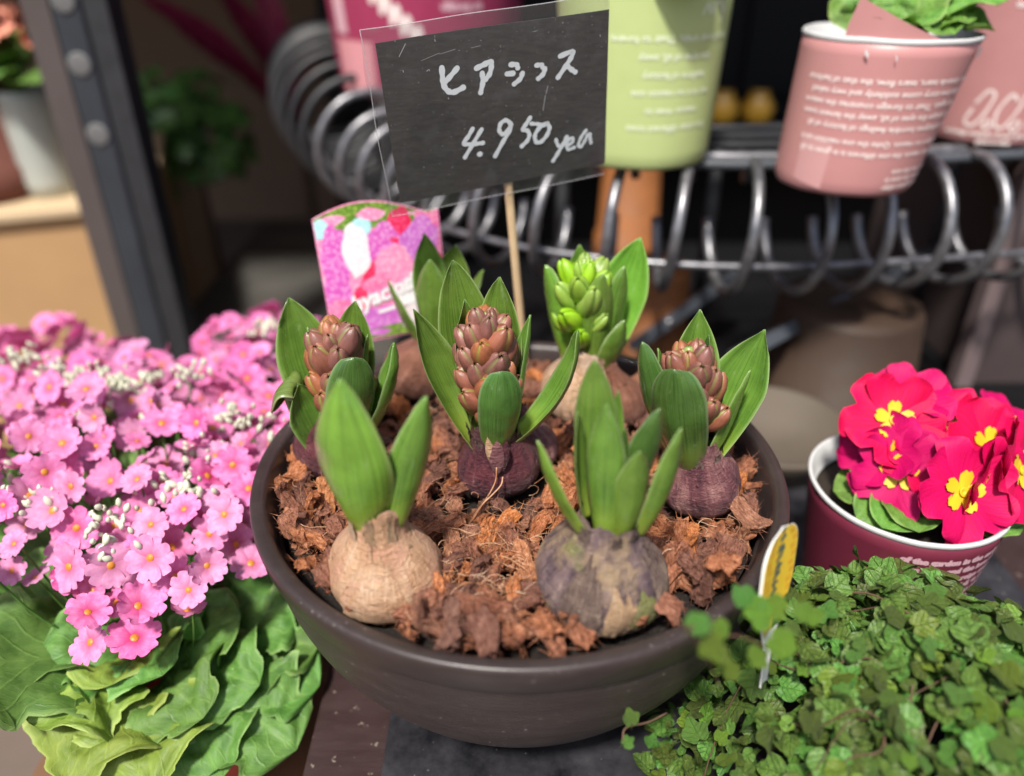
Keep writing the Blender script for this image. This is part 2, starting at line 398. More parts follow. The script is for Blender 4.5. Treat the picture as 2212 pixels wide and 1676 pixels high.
# ------------------------------------------------------------------ the bowl
ZR = .150
bw = empty('planter_bowl', (0, -.005, .004)); bw.scale = (.976, .976, 1); tag(bw, 'large round dark brown plastic bowl planted with hyacinth bulbs', 'bowl')
wall = [(.150, 0), (.1495, .010), (.1475, .024), (.1435, .044), (.137, .064), (.127, .084), (.114, .104), (.098, .122), (.082, .136), (.074, .146)]
def wall_r(d):
    for (r0, d0), (r1, d1) in zip(wall, wall[1:]):
        if d <= d1: return r0 + (r1 - r0) * (d - d0) / (d1 - d0)
    return wall[-1][0]
def wall_rs(d): return (wall_r(max(0, d - .006)) + wall_r(min(.146, d + .006)) + wall_r(d)) / 3
prof = [(.060, .146), (.074, .146)]
d = .1455
while d > .0165:
    ph = ((d - .0165) % .0030) / .0030
    prof.append((wall_rs(d) - .0016 - (.0011 if ph < .3 else 0), d)); d -= .0005
P = [(r, ZR - dd) for r, dd in prof]
P += [(.1475, ZR - .0160), (.1482, ZR - .0157)]
inner = [(.1370, ZR - .0165), (.134, ZR - .05), (.11, ZR - .10), (.07, ZR - .138), (.0, ZR - .138)]
b = MB(); b.lathe([(0, ZR - .1458)] + P + inner, 160); bd = b.build('body', M['bowl_plastic'], bw); bd.location = (0, 0, -.004)
b = MB()
b.lathe([(.1486, ZR - .0163), (.1494, ZR - .0135), (.1508, ZR - .006), (.1508, ZR - .0022), (.1500, ZR - .0004), (.1487, ZR), (.1450, ZR - .0002), (.1432, ZR - .001), (.1420, ZR - .003), (.1400, ZR - .012), (.1378, ZR - .0175)], 160)
rm = b.build('rim', M['bowl_plastic'], bw); rm.location = (0, 0, -.004)

# ------------------------------------------------------------------ hyacinth bulbs: where they stand (axis x, y, greatest radius, centre height)
BULBS = {}
def bulb_at(key, px, py, r, z=.149): p = onz(px, py, z); BULBS[key] = (p.x, p.y, r, z)
bulb_at('mid', 1075, 1000, .0232); bulb_at('left', 722, 965, .0225); bulb_at('tan', 828, 1226, .0270, .146); bulb_at('scaly', 1295, 1232, .0312, .150)
bulb_at('right', 1515, 1037, .0222, .150); bulb_at('lime', 1255, 838, .0270, .151); bulb_at('rear', 905, 800, .0240)
bulb_at('off1', 1152, 962, .0150, .146); bulb_at('off2', 1338, 868, .0170, .147)

# ------------------------------------------------------------------ coconut husk mulch
mu = empty('husk_mulch', (0, -.005, .128)); mu.scale = (.976, .976, 1); tag(mu, 'red brown coconut husk chips covering the soil in the bowl', 'mulch')
b = MB(); rows = []
for i in range(15):
    r = .1345 * i / 14; rows.append([Vector((r * math.cos(2 * PI * k / 60), r * math.sin(2 * PI * k / 60), .1265 + .0022 * fbm((r * 60 * math.cos(2 * PI * k / 60), r * 60 * math.sin(2 * PI * k / 60), 0)) - .128)) for k in range(60)])
b.grid(rows, cv=True, flip=True); b.build('soil', M['potting_soil'], mu)

def husk(seed, fray=44):
    rg = random.Random(seed); b = MB(); nx, ny, nz = 4, 5, 2
    sx, sy, sz = rg.uniform(.50, .85), rg.uniform(.85, 1.35), rg.uniform(.28, .52)
    bend = rg.uniform(-.5, .5); tw = rg.uniform(-.5, .5); sd = rg.uniform(0, 90); tap = rg.uniform(-.35, .35)
    ids = {}
    def vid(i, j, k):
        if (i, j, k) not in ids:
            u, v, w = i / nx * 2 - 1, j / ny * 2 - 1, k / nz * 2 - 1
            p = Vector((u * sx, v * sy, w * sz)); rl = max(abs(u), abs(w)); q = math.hypot(u, w)
            if q > 1e-6: f_ = (1 - .34 * (rl / max(q, 1e-6) < .9)); p.x *= f_; p.z *= f_
            p.x *= 1 + tap * v; p.z *= 1 - .5 * tap * v
            a = tw * v; p.x, p.z = p.x * math.cos(a) - p.z * math.sin(a), p.x * math.sin(a) + p.z * math.cos(a)
            p.z += bend * v * v
            n = Vector((fbm((p.x * 1.1 + sd, p.y * .9, p.z)), fbm((p.x, p.y + sd, p.z + 5)), fbm((p.x + 9, p.y, p.z * 1.1 + sd))))
            p += n * Vector((.42, .30, .42)).length * .40 + Vector((rg.uniform(-.10, .10), rg.uniform(-.16, .16) if abs(v) > .9 else 0, rg.uniform(-.09, .09)))
            ids[i, j, k] = b.vert(p)
        return ids[i, j, k]
    for i in range(nx):
        for j in range(ny):
            b.face((vid(i, j, 0), vid(i, j + 1, 0), vid(i + 1, j + 1, 0), vid(i + 1, j, 0))); b.face((vid(i, j, nz), vid(i + 1, j, nz), vid(i + 1, j + 1, nz), vid(i, j + 1, nz)))
    for i in range(nx):
        for k in range(nz):
            b.face((vid(i, 0, k), vid(i + 1, 0, k), vid(i + 1, 0, k + 1), vid(i, 0, k + 1))); b.face((vid(i, ny, k), vid(i, ny, k + 1), vid(i + 1, ny, k + 1), vid(i + 1, ny, k)))
    for j in range(ny):
        for k in range(nz):
            b.face((vid(0, j, k), vid(0, j, k + 1), vid(0, j + 1, k + 1), vid(0, j + 1, k))); b.face((vid(nx, j, k), vid(nx, j + 1, k), vid(nx, j + 1, k + 1), vid(nx, j, k + 1)))
    body = list(b.v)
    for _ in range(fray):                       # frayed fibre ends
        p = Vector(rg.choice(body)); e = 1 if p.y > 0 else -1
        dr = Vector((rg.gauss(0, .35), e * rg.uniform(.3, 1), rg.gauss(0, .35))).normalized() if rg.random() < .65 else Vector((p.x + rg.gauss(0, .4), rg.gauss(0, 1.0), p.z + rg.gauss(0, .4))).normalized()
        L = rg.uniform(.3, 1.0); sdv = dr.cross(Vector((rg.gauss(0, 1), rg.gauss(0, 1), rg.gauss(0, 1)))).normalized() * rg.uniform(.020, .042)
        i0 = b.vert(p - sdv - dr * .15); i1 = b.vert(p + sdv - dr * .15); md = p + dr * L * .55; k_ = Vector((rg.gauss(0, .05), rg.gauss(0, .05), rg.gauss(0, .05)))
        i2 = b.vert(md + sdv * .7 + k_); i3 = b.vert(md - sdv * .7 + k_); i4 = b.vert(p + dr * L + k_ * 2.5)
        b.face((i0, i1, i2, i3)); b.face((i3, i2, i4))
    return b
HB = [husk(100 + k) for k in range(12)]
HM = [h.mesh('husk_chip', M['coir_pale'] if k % 6 == 0 else M['coir'], smooth=False) for k, h in enumerate(HB)]
rg = random.Random(5)
bare = onz(1425, 1318, .128)
bare2 = onz(760, 1345, .128)
def hump(x, y): return .002 + .007 * max(0, min(1, (-y - .055) / .05)) + .004 * max(0, min(1, (math.hypot(x, y) - .10) / .03))
def free(x, y, pad):
    for (bx, by, br, bz) in BULBS.values():
        if math.hypot(x - bx, y - by) < br * .93 + pad: return False
    return True
spots = []; tries = 0
while len(spots) < 300 and tries < 60000:
    tries += 1; a = rg.uniform(0, 2 * PI); r = .1345 * math.sqrt(rg.random()); x, y = r * math.cos(a), r * math.sin(a)
    s = rg.uniform(.0050, .0092) * (1.0 if y > -.07 else 1.12)
    if not free(x, y, s * .5) or r + s * .3 > .1352: continue
    if math.hypot((x - bare.x) / 1.5, y - bare.y) < .013: continue
    mind = .0092 if len(spots) < 200 else .0066
    if any(math.hypot(x - p[0], y - p[1]) < mind for p in spots): continue
    spots.append((x, y, s))
for k, (x, y, s) in enumerate(spots):
    q = Quaternion((0, 0, 1), rg.uniform(0, 2 * PI)) @ Quaternion((1, 0, 0), rg.gauss(0, .75)) @ Quaternion((0, 1, 0), rg.gauss(0, .75))
    z = .0040 + hump(x, y) + rg.uniform(0, .0060) + (.0035 if k > 200 else 0)
    place(HM[rg.randrange(12)], 'husk_chip', mu, Matrix.LocRotScale(Vector((x, y, z)), q, Vector((s, s, s))))
b = MB()
for k in range(900):
    a = rg.uniform(0, 2 * PI); r = .133 * math.sqrt(rg.random()); x, y = r * math.cos(a), r * math.sin(a)
    if not free(x, y, -.002): continue
    nb = math.hypot((x - bare.x) / 1.5, y - bare.y) < .013
    if nb and rg.random() < .9: continue
    s = rg.uniform(.0010, .0036)
    if k > 560: r = rg.uniform(.112, .134); x, y = r * math.cos(a), r * math.sin(a); s = rg.uniform(.0022, .0046)
    if not free(x, y, -.002) or math.hypot((x - bare.x) / 1.5, y - bare.y) < .013: continue
    q = Quaternion((0, 0, 1), rg.uniform(0, 2 * PI)) @ Quaternion((1, 0, 0), rg.gauss(0, .6)) @ Quaternion((0, 1, 0), rg.gauss(0, .6))
    src = HB[rg.randrange(12)]
    b.add(src, Matrix.LocRotScale(Vector((x, y, hump(x, y) * .8 + rg.uniform(.0, .0095))), q, Vector((s, s * 1.3, s))))
tag(b.build('husk_crumbs', M['coir_fine'], mu, smooth=False), kind='stuff')
b = MB()
for k in range(520):
    a = rg.uniform(0, 2 * PI); r = .128 * math.sqrt(rg.random()); x, y = r * math.cos(a), r * math.sin(a)
    if k < 200:
        c0 = onz(1075, 1215, .13); x, y = c0.x + rg.gauss(0, .028), c0.y + rg.gauss(0, .022)
        if math.hypot(x, y) > .125: continue
    if not free(x, y, .001): continue
    L = rg.uniform(.006, .026); h = rg.uniform(0, 2 * PI); p = Vector((x, y, hump(x, y) + rg.uniform(.008, .017))); pts = [p]; dh = rg.gauss(0, .35); zz = rg.uniform(-.1, .45)
    for j in range(7):
        h += dh + rg.gauss(0, .18); zz -= .09
        p = p + Vector((math.cos(h), math.sin(h), zz)) * (L / 7)
        if p.z < .004: p.z = .004
        pts.append(p.copy())
    if any(math.hypot(p.x, p.y) > .134 for p in pts): continue
    w = rg.uniform(.00010, .00024); b.tube(pts, [w] * 6 + [w * .7, w * .3], 3, cap=False)
tag(b.build('husk_fibres', M['coir_hair'], mu), kind='stuff')

# ------------------------------------------------------------------ hyacinth plants
def bulb_mesh(r, h_low, h_up, neck_r, neck_h, seed, n=56, wr=.0009, squash=1.0):
    prof = []
    for i in range(9):
        t = i / 8; prof.append((r * math.sin(t * PI / 2) ** .75, -h_low * math.cos(t * PI / 2)))
    for i in range(1, 13):
        t = i / 12; k = t * t * (3 - 2 * t); prof.append((r * (1 - k) ** 1.05 * (1 - neck_r / r) + neck_r, h_up * t ** .92))
    for i in range(1, 7):
        t = i / 6; prof.append((neck_r * (1 - .05 * t), h_up + neck_h * t))
    def fn(p, a):
        rr = 1 + .035 * math.sin(2 * a + seed) + .02 * math.sin(3 * a + seed * 2.1) + .05 * fbm((math.cos(a) * 1.3 + seed, math.sin(a) * 1.3, p.z * 40))
        top = max(0, (p.z - h_up * .6)) / (h_up + neck_h)
        rr += top * .22 * fbm((math.cos(a) * 3 + seed, math.sin(a) * 3, p.z * 120)) - .010 * abs(math.sin(a * 7 + seed + 8 * p.z))
        q = Vector((p.x * rr, p.y * rr * squash, p.z + top * .006 * fbm((math.cos(a) * 3, math.sin(a) * 3 + seed, 2))))
        return q
    b = MB(); b.lathe(prof, n, fn=fn); return b

def bulb_point(r, h_low, h_up, neck_r, neck_h, seed, a, z):
    if z < 0: rr0 = r * max(0, 1 - (z / h_low) ** 2) ** .45
    elif z < h_up: t = (z / h_up) ** 1.087; k = t * t * (3 - 2 * t); rr0 = r * (1 - k) ** 1.05 * (1 - neck_r / r) + neck_r
    else: rr0 = neck_r
    rr = rr0 * (1 + .035 * math.sin(2 * a + seed) + .02 * math.sin(3 * a + seed * 2.1) + .05 * fbm((math.cos(a) * 1.3 + seed, math.sin(a) * 1.3, z * 40)))
    return rr
def tunic(par, dims, seed, a0, a1, z0, z1, mat, off=.0009, lift=.0007):
    """one ragged piece of dry outer skin lying on the bulb"""
    b = MB(); P = []; n = 13
    for i in range(n):
        u = i / (n - 1); row = []; e0 = .18 * fbm((u * 3.1 + seed, 1.7, seed)); e1 = .30 * fbm((u * 4.3, seed * 2.3, 4.1)) - .35 * abs(2 * u - 1) ** 2.5
        for j in range(11):
            v = j / 10; vv = max(0, .5 * abs(2 * u - 1) ** 3 * .5 + e0) * (1 - v) + (1 + e1) * v; a = a0 + (a1 - a0) * (u + .06 * fbm((v * 3, seed, u)))
            z = z0 + (z1 - z0) * vv; rr = bulb_point(*dims, seed % 10, a, z) + off + lift * (abs(2 * u - 1) ** 4 + max(0, 1 - 4 * v)) * (.5 + fbm((u * 4, v * 4, seed))) + .0006 * fbm((u * 6, v * 6, seed + 3))
            row.append(Vector((rr * math.cos(a), rr * math.sin(a), z)))
        P.append(row)
    b.grid(P); return b.build('papery_skin', M[mat], par)
def skin_flakes(key, r0, z0, z1, n, seed, mat, parent, flare=.0015):
    """dry papery tunic torn round the neck: strips that stand off the bulb"""
    rg = random.Random(seed)
    for i in range(n):
        a0 = 2 * PI * i / n + rg.uniform(-.2, .2); wd = rg.uniform(.7, 1.3) * 2 * PI / n * .62; hh = (z1 - z0) * rg.uniform(.55, 1.15)
        b = MB(); P = []; off = rg.uniform(.0002, .0009)
        for u in range(7):
            row = []
            for v in range(6):
                t = v / 5; a = a0 + wd * (u / 6 - .5) * (1 - .35 * t); jag = 1 - .3 * abs(fbm((u * .9 + seed, i * 3.1, 0)))
                z = z0 + hh * t * jag; rr = r0 * (1 - .05 * t) + off + flare * t * t * (1 + fbm((u * .5, i * 2.0, seed))) + .0012 * fbm((u * .7 + i * 5, v * .8, seed))
                row.append(Vector((rr * math.cos(a), rr * math.sin(a), z)))
            P.append(row)
        b.grid(P); b.build('papery_skin', mat, parent)

def hy_leaf(plant, origin, p0, p3, width, inner, bow=.25, cup0=.75, cup1=.35, tip=.62, mat='hy_leaf', base_w=.62, peak=.58, hook=.0, twist=0.0, thick=.0011, curl=None, nl=26, nw=9):
    """strap leaf: channelled blade from p0 to p3; inner = direction of its upper (hollow) face"""
    p0, p3 = Vector(p0), Vector(p3); inner = Vector(inner).normalized(); L = (p3 - p0).length; ax = (p3 - p0).normalized()
    ins = (inner - ax * inner.dot(ax)).normalized()
    c1 = p0 + ax * L * .35 - ins * L * bow; c2 = p0 + ax * L * .72 - ins * L * bow * .75
    if curl is not None: cv = Vector(curl)
    top = []; bot = []; UV = []
    for i in range(nl + 1):
        t = i / nl; s = 1 - t
        c = p0 * s ** 3 + c1 * 3 * s * s * t + c2 * 3 * s * t * t + p3 * t ** 3
        dt = (c1 - p0) * 3 * s * s + (c2 - c1) * 6 * s * t + (p3 - c2) * 3 * t * t
        if hook: c = c + ins * hook * L * max(0, t - .72) ** 2 * 8
        T = dt.normalized(); Nn = (ins - T * ins.dot(T)).normalized()
        if twist: Nn = Quaternion(T, twist * t) @ Nn
        Wd = T.cross(Nn).normalized()
        if t < peak: w = base_w + (1 - base_w) * math.sin(t / peak * PI / 2)
        else: w = max(0.0, 1 - ((t - peak) / (1 - peak)) ** (1.55 if tip >= .5 else 2.3)) ** (tip * 1.3 if tip >= .5 else tip)
        w = max(w, .04) * width * .5
        cp = cup0 + (cup1 - cup0) * min(1, t / .6)
        if t > .85: cp += (t - .85) * 2.2
        th = thick * (1 - .45 * t)
        r1, r2, u_ = [], [], []
        for j in range(nw):
            sx = j / (nw - 1) * 2 - 1; x_ = sx * (1 - .18 * cp * abs(sx)); 
            rp = .05 * width * fbm((t * 5, sx * 1.2, L * 900)) * .5
            p = c + Wd * (x_ * w) + Nn * (cp * w * sx * sx * .9 + rp)
            e = th * (1 - .75 * sx * sx)
            r1.append(p + Nn * e * .5); r2.append(p - Nn * e * .5); u_.append((j / (nw - 1), t))
        top.append(r1); bot.append(r2); UV.append(u_)
    b = MB()
    P = [r1 + r2[::-1] for r1, r2 in zip(top, bot)]; UU = [u + u[::-1] for u in UV]
    P = [[p - origin for p in row] for row in P]
    b.grid(P, cv=True, UV=UU); n2 = 2 * nw
    b.face([k for k in range(n2)]); b.face([nl * n2 + k for k in range(n2)][::-1])
    return b.build('leaf', M[mat], plant)

def bud_mesh(seed, mat):
    rg = random.Random(seed); b = MB(); n = 24; P = []; A = []
    pr = [(0, .18), (.06, .42), (.16, .66), (.30, .87), (.44, .985), (.56, 1.0), (.68, .95), (.79, .83), (.88, .66), (.945, .46), (.985, .26), (.975, .09)]
    ph = rg.uniform(0, 6)
    for v, r in pr:
        row = []; ra = []
        for k in range(n):
            a = 2 * PI * k / n; da = ((a - ph + PI / 3) % (2 * PI / 3)) - PI / 3
            g = math.exp(-((abs(da) - PI / 3) / .15) ** 2)                      # seam between two tepals
            md = math.exp(-(da / .30) ** 2)
            gr = g * (.10 + .16 * v); rr = r * .5 * (1 - gr) * (1 + .05 * md * (v > .5))
            zz = v - g * .10 * max(0, v - .6) * 2.5 + md * .03 * (v > .85)
            row.append(Vector((rr * math.cos(a), rr * math.sin(a), zz)) + Vector((.05 * v * v * math.cos(seed), .05 * v * v * math.sin(seed), 0)))
            ra.append(min(1, g * .85 * min(1, v * 1.5 + .15) + (max(0, v - .80) * 4) * .75 * (.35 + .65 * g) + .5 * math.exp(-(da / .09) ** 2) * max(0, v - .55) * 1.6 * rg.uniform(.5, 1)))
        P.append(row); A.append(ra)
    b.grid(P, cv=True, A=A, flip=True); b.face([k for k in range(n)]); b.face([(len(pr) - 1) * n + k for k in range(n)][::-1])
    return b.mesh('bud', M[mat])
BUD_RED = [bud_mesh(k, 'bud_red') for k in range(6)]; BUD_GREEN = [bud_mesh(k + 20, 'bud_green') for k in range(5)]

def spike(plant, origin, foot, head, half, n, meshes, bl, bw, seed, stem_mat='hy_leaf_bright', open_=1.0):
    foot, head = Vector(foot) - origin, Vector(head) - origin; ax = (head - foot); H = ax.length; ax.normalize()
    b = MB(); st_pts = [foot - ax * .02, foot, foot + ax * H * .5, foot + ax * H * .9]
    b.tube(st_pts, [.0045, .0042, .0038, .0020], 10); st = b.build('flower_spike', M[stem_mat], plant)
    rg = random.Random(seed); x = ax.cross(Vector((0, 1, 0))).normalized(); y = ax.cross(x)
    for i in range(n):
        t = (i + .5) / n; t2 = t ** .93; a = i * 2.39996 + seed
        rad = x * math.cos(a) + y * math.sin(a)
        k = math.sin(min(1, (.30 + t * .85)) * PI) ** .5 if t < .8 else max(0, 1 - (t - .8) / .2 * .75)
        kk = (1.0 if t < .78 else 1 - (t - .78) / .22 * .42) * (.80 + .2 * min(1, t / .15))
        tilt = (46 - 22 * t if t < .75 else 29.5 - (t - .75) / .25 * 25) * open_ + rg.gauss(0, 4)
        dr = (ax * math.cos(R(tilt)) + rad * math.sin(R(tilt))).normalized()
        sc = kk * rg.uniform(.90, 1.12); L = bl * sc; wv = bw * sc
        root = foot + ax * (t2 * (H - bl * .80)) + rad * max(0.0015, (half - bl * .62 * math.sin(R(tilt)) - bw * .36) * (1 if t < .8 else 1 - (t - .8) / .2 * .8))
        q = frame(root, dr, rad)
        place(meshes[rg.randrange(len(meshes))], 'bud', st, q @ Matrix.Rotation(rg.uniform(0, 6.28), 4, 'Z') @ Matrix.Diagonal((wv, wv, L, 1)))
    return st

def hyacinth(key, label, neck, bulb, mat, leaves, spk=None, flakes=None, seed=1):
    bx, by, br, bz = BULBS[key]; o = Vector((bx, by, bz - br * .7)); pl = empty('hyacinth', o)
    tag(pl, label, 'hyacinth', 'hyacinths growing in the brown bowl')
    h_up, neck_r, neck_h = bulb
    b = bulb_mesh(br, br * .80, h_up, neck_r, neck_h, seed); bo = b.build('bulb', M[mat], pl); bo.location = Vector((bx, by, bz)) - o
    tilt = Vector((neck[0] - bx, neck[1] - by, neck[2] - bz)); bo.rotation_euler = Vector((0, 0, 1)).rotation_difference(tilt.normalized()).to_euler()
    if flakes: skin_flakes(key, neck_r + .0006, h_up * flakes[1], h_up + neck_h * flakes[2], flakes[0], seed, M[flakes[3]], bo, flakes[4])
    dims = (br, br * .80, h_up, neck_r, neck_h)
    for q, (a0, a1, z0, z1, mt) in enumerate(TUNIC.get(key, ())): tunic(bo, dims, seed + 10 * (q + 1), R(a0), R(a1), z0 * h_up, z1 * h_up, mt)
    nk = Vector(neck)
    for lf in leaves:
        (tx, ty, wpx, az, dy) = lf[:5]; kw = lf[5] if len(lf) > 5 else {}
        kw = dict(kw); rad = Vector((math.cos(R(az)), math.sin(R(az)), 0)); r_in = kw.pop('r', neck_r * .72); dz = kw.pop('dz', -.012)
        tipp = ony(tx, ty, nk.y + dy); inn = kw.pop('inner', None)
        hy_leaf(pl, o, nk + rad * r_in + Vector((0, 0, dz)), tipp, wpx * mpp(tipp) * (1.30 if key != 'scaly' else .98), inn if inn else -rad + Vector((0, 0, .15)), **kw)
    if spk:
        (fx, fy), (hx, hy), half, n, ms, bl, bw_, smat = spk
        ft = ony(fx, fy, nk.y - .002); hd = ony(hx, hy, nk.y + .002); s_ = mpp(ft)
        spike(pl, o, ft, hd, half * s_, n, ms, bl * s_, bw_ * s_, seed * 1.3, smat)
    return pl

TUNIC = {'tan': [(-125, -60, -.5, .70, 'bulb_tan'), (-50, 20, -.2, .72, 'bulb_tan')],
         'scaly': [(-130, -95, -.35, .70, 'papery_dark'), (-92, -66, -.45, .40, 'papery'), (-70, -40, -.6, .30, 'skin_green'), (-45, 10, -.5, .8, 'papery_dark'), (-110, -60, -.75, -.15, 'papery_dark'), (-60, -25, -.7, -.25, 'papery')],
         'lime': [(-110, -60, -.3, .8, 'papery'), (-50, 10, -.4, .9, 'bulb_rust')]}
bulb_mat('skin_green', [(0, (.14, .13, .05)), (.4, (.24, .25, .08)), (.75, (.38, .36, .16)), (1, (.46, .30, .34))], (.06, .05, .03), (.20, .12, .12))
def neck_of(key, px, py, dy=0.0): return ony(px, py, BULBS[key][1] + dy)

pm = hyacinth('mid', 'hyacinth with the tallest red brown bud spike on a glossy purple bulb in mid bowl', neck_of('mid', 1066, 922), (.0235, .0125, .006), 'bulb_purple', [
    (893, 668, 78, 192, .002, dict(bow=.10, cup0=.9, cup1=.7, tip=.7, inner=(.55, -.75, .6))),
    (978, 562, 104, 118, .020, dict(bow=.06, cup0=.6, cup1=.30, tip=.55, inner=(.3, -1, .1))),
    (1003, 646, 66, 150, .006, dict(bow=.10, cup0=.8, cup1=.5, inner=(.6, -.8, .2))),
    (1080, 598, 96, 62, .019, dict(bow=.05, cup0=.7, cup1=.5, tip=.55, inner=(-.35, -1, .1))),
    (1146, 680, 52, 22, .006, dict(bow=.05, cup0=.9, cup1=.9, tip=.8, inner=(-1, -.5, .2))),
    (1256, 716, 66, -8, .000, dict(bow=.20, cup0=.9, cup1=.6, inner=(-.6, -.25, .9), hook=.04, tip=.55)),
    (1084, 804, 82, -80, -.0205, dict(r=.0112, bow=.09, cup0=.75, cup1=.34, tip=.48, mat='hy_leaf_dark', base_w=.66, hook=.02, peak=.60)),
], ((1058, 918), (1047, 645), 55, 33, BUD_RED, 94, 55, 'hy_leaf_bright'), (9, .72, .9, 'papery_dark', .0018), seed=1)
hyacinth('left', 'hyacinth with red brown buds and a drooping sallow leaf beside the left rim', neck_of('left', 733, 930), (.0230, .0120, .006), 'bulb_purple', [
    (624, 643, 108, 142, .020, dict(bow=.06, cup0=.6, cup1=.35, tip=.6, inner=(.45, -1, .1))),
    (768, 650, 88, 62, .020, dict(bow=.05, cup0=.6, cup1=.35, tip=.55, inner=(-.2, -1, .1))),
    (664, 706, 46, 172, .004, dict(bow=.06, cup0=.9, cup1=.9, tip=.8, inner=(1, -.25, .2))),
    (795, 722, 36, 25, .004, dict(bow=.04, cup0=.9, cup1=.9, inner=(-1, -.2, .2))),
    (861, 742, 74, -5, .000, dict(bow=.16, cup0=.9, cup1=.8, inner=(-.75, -.2, .6), hook=.05)),
    (764, 774, 92, -70, -.0205, dict(r=.0108, bow=.09, cup0=.75, cup1=.34, tip=.48, mat='hy_leaf_dark', base_w=.66, hook=.02)),
    (644, 829, 92, 205, -.010, dict(bow=.06, cup0=.6, cup1=.4, tip=.75, inner=(.6, -.9, .35))),
], ((738, 905), (722, 680), 48, 27, BUD_RED, 92, 55, 'hy_leaf_bright'), (7, .75, .9, 'papery_dark', .0015), seed=2)
hyacinth('tan', 'hyacinth with only two broad plain leaves on a big tan papery bulb', neck_of('tan', 815, 1098), (.0300, .0122, .0110), 'bulb_tan', [
    (734, 818, 156, -128, -.010, dict(bow=.12, cup0=.8, cup1=.36, tip=.62, mat='hy_leaf_bright', base_w=.50, peak=.46, thick=.0022, r=.0085, inner=(.22, 1, .1))),
    (922, 856, 96, -30, -.004, dict(bow=.05, cup0=.9, cup1=.55, tip=.60, base_w=.66, peak=.42, thick=.002, r=.0085, inner=(-.45, .9, .15))),
], None, (7, .84, 1.0, 'papery', .0005), seed=3)
hyacinth('scaly', 'hyacinth with nine short plain leaves on a mottled scaly grey purple bulb', neck_of('scaly', 1318, 1098), (.0300, .0142, .005), 'bulb_scaly', [
    (1160, 951, 92, 200, -.006, dict(bow=.10, cup0=.7, cup1=.45, tip=.6, mat='hy_leaf_bright', inner=(.6, .3, .8), r=.013)),
    (1247, 888, 62, 150, .006, dict(bow=.06, cup0=.7, cup1=.5, r=.012)),
    (1284, 778, 112, 112, .012, dict(bow=.03, cup0=.6, cup1=.45, tip=.6, mat='hy_leaf', inner=(.1, 1, .1))),
    (1336, 842, 46, 84, .013, dict(bow=.03)),
    (1352, 925, 40, 70, .006, dict(bow=.02, mat='hy_leaf_dark')),
    (1310, 872, 98, -108, -.004, dict(bow=.05, cup0=.7, cup1=.5, tip=.66, inner=(.25, 1, .1), r=.010)),
    (1426, 882, 98, 40, .008, dict(bow=.05, cup0=.7, cup1=.5, tip=.6, mat='hy_leaf_dark', inner=(-.3, .9, .2))),
    (1384, 974, 92, -62, -.010, dict(bow=.06, cup0=.7, cup1=.5, tip=.6, inner=(-.15, 1, .1))),
    (1472, 924, 80, -18, -.006, dict(bow=.10, cup0=.8, cup1=.5, tip=.66, inner=(-.4, .75, .5), r=.015)),
], None, (8, .84, 1.0, 'papery_dark', .0014), seed=4)
hyacinth('right', 'hyacinth with red brown buds half hidden by leaves on a mauve bulb at the right', neck_of('right', 1500, 955), (.0225, .0125, .006), 'bulb_mauve', [
    (1512, 668, 92, 98, .020, dict(bow=.04, cup0=.6, cup1=.45, tip=.7, inner=(-.15, -1, .1))),
    (1653, 712, 112, 30, .012, dict(bow=.10, cup0=.7, cup1=.55, tip=.75, inner=(-.6, -.9, .35))),
    (1622, 798, 58, -14, -.004, dict(bow=.06, cup0=.8, cup1=.5, tip=.66, inner=(-.5, .35, .8))),
    (1387, 738, 66, 175, .002, dict(bow=.10, cup0=.7, cup1=.5, tip=.5, mat='hy_leaf_dark', inner=(.6, .8, .1))),
    (1421, 752, 44, 150, .006, dict(bow=.04)),
    (1532, 722, 50, 60, .014, dict(bow=.04, mat='hy_leaf_dark', inner=(-1, -.4, 0))),
    (1456, 800, 104, -112, -.0195, dict(r=.0112, bow=.09, cup0=.75, cup1=.34, tip=.48, mat='hy_leaf_dark', base_w=.62, hook=.02, peak=.62)),
], ((1508, 935), (1484, 728), 49, 27, BUD_RED, 92, 55, 'hy_leaf_bright'), (7, .75, .9, 'papery_dark', .0015), seed=5)
hyacinth('lime', 'hyacinth with a lime green bud spike on a pale tan bulb at the back', neck_of('lime', 1266, 772), (.0250, .0145, .007), 'bulb_pale', [
    (1384, 513, 96, 42, .020, dict(bow=.06, cup0=.6, cup1=.4, tip=.62, mat='hy_leaf_bright', inner=(-.4, -1, .2))),
    (1252, 528, 66, 105, .016, dict(bow=.04, inner=(0, -1, .1))),
    (1178, 572, 70, 182, .000, dict(bow=.05, cup0=.6, cup1=.5, tip=.5, mat='hy_leaf_bright', inner=(.8, .6, .1))),
    (1302, 592, 72, -72, -.010, dict(bow=.05, cup0=.7, cup1=.5, tip=.55, inner=(-.2, 1, .1))),
    (1350, 574, 64, -12, -.002, dict(bow=.06, cup0=.7, cup1=.5, tip=.55, inner=(-.5, .8, .1))),
    (1350, 690, 66, -32, -.010, dict(bow=.14, cup0=.8, cup1=.5, tip=.66, inner=(-.3, .5, .8))),
], ((1252, 748), (1264, 536), 25, 20, BUD_GREEN, 88, 44, 'hy_leaf_bright'), (6, .80, .8, 'papery', .001), seed=6)
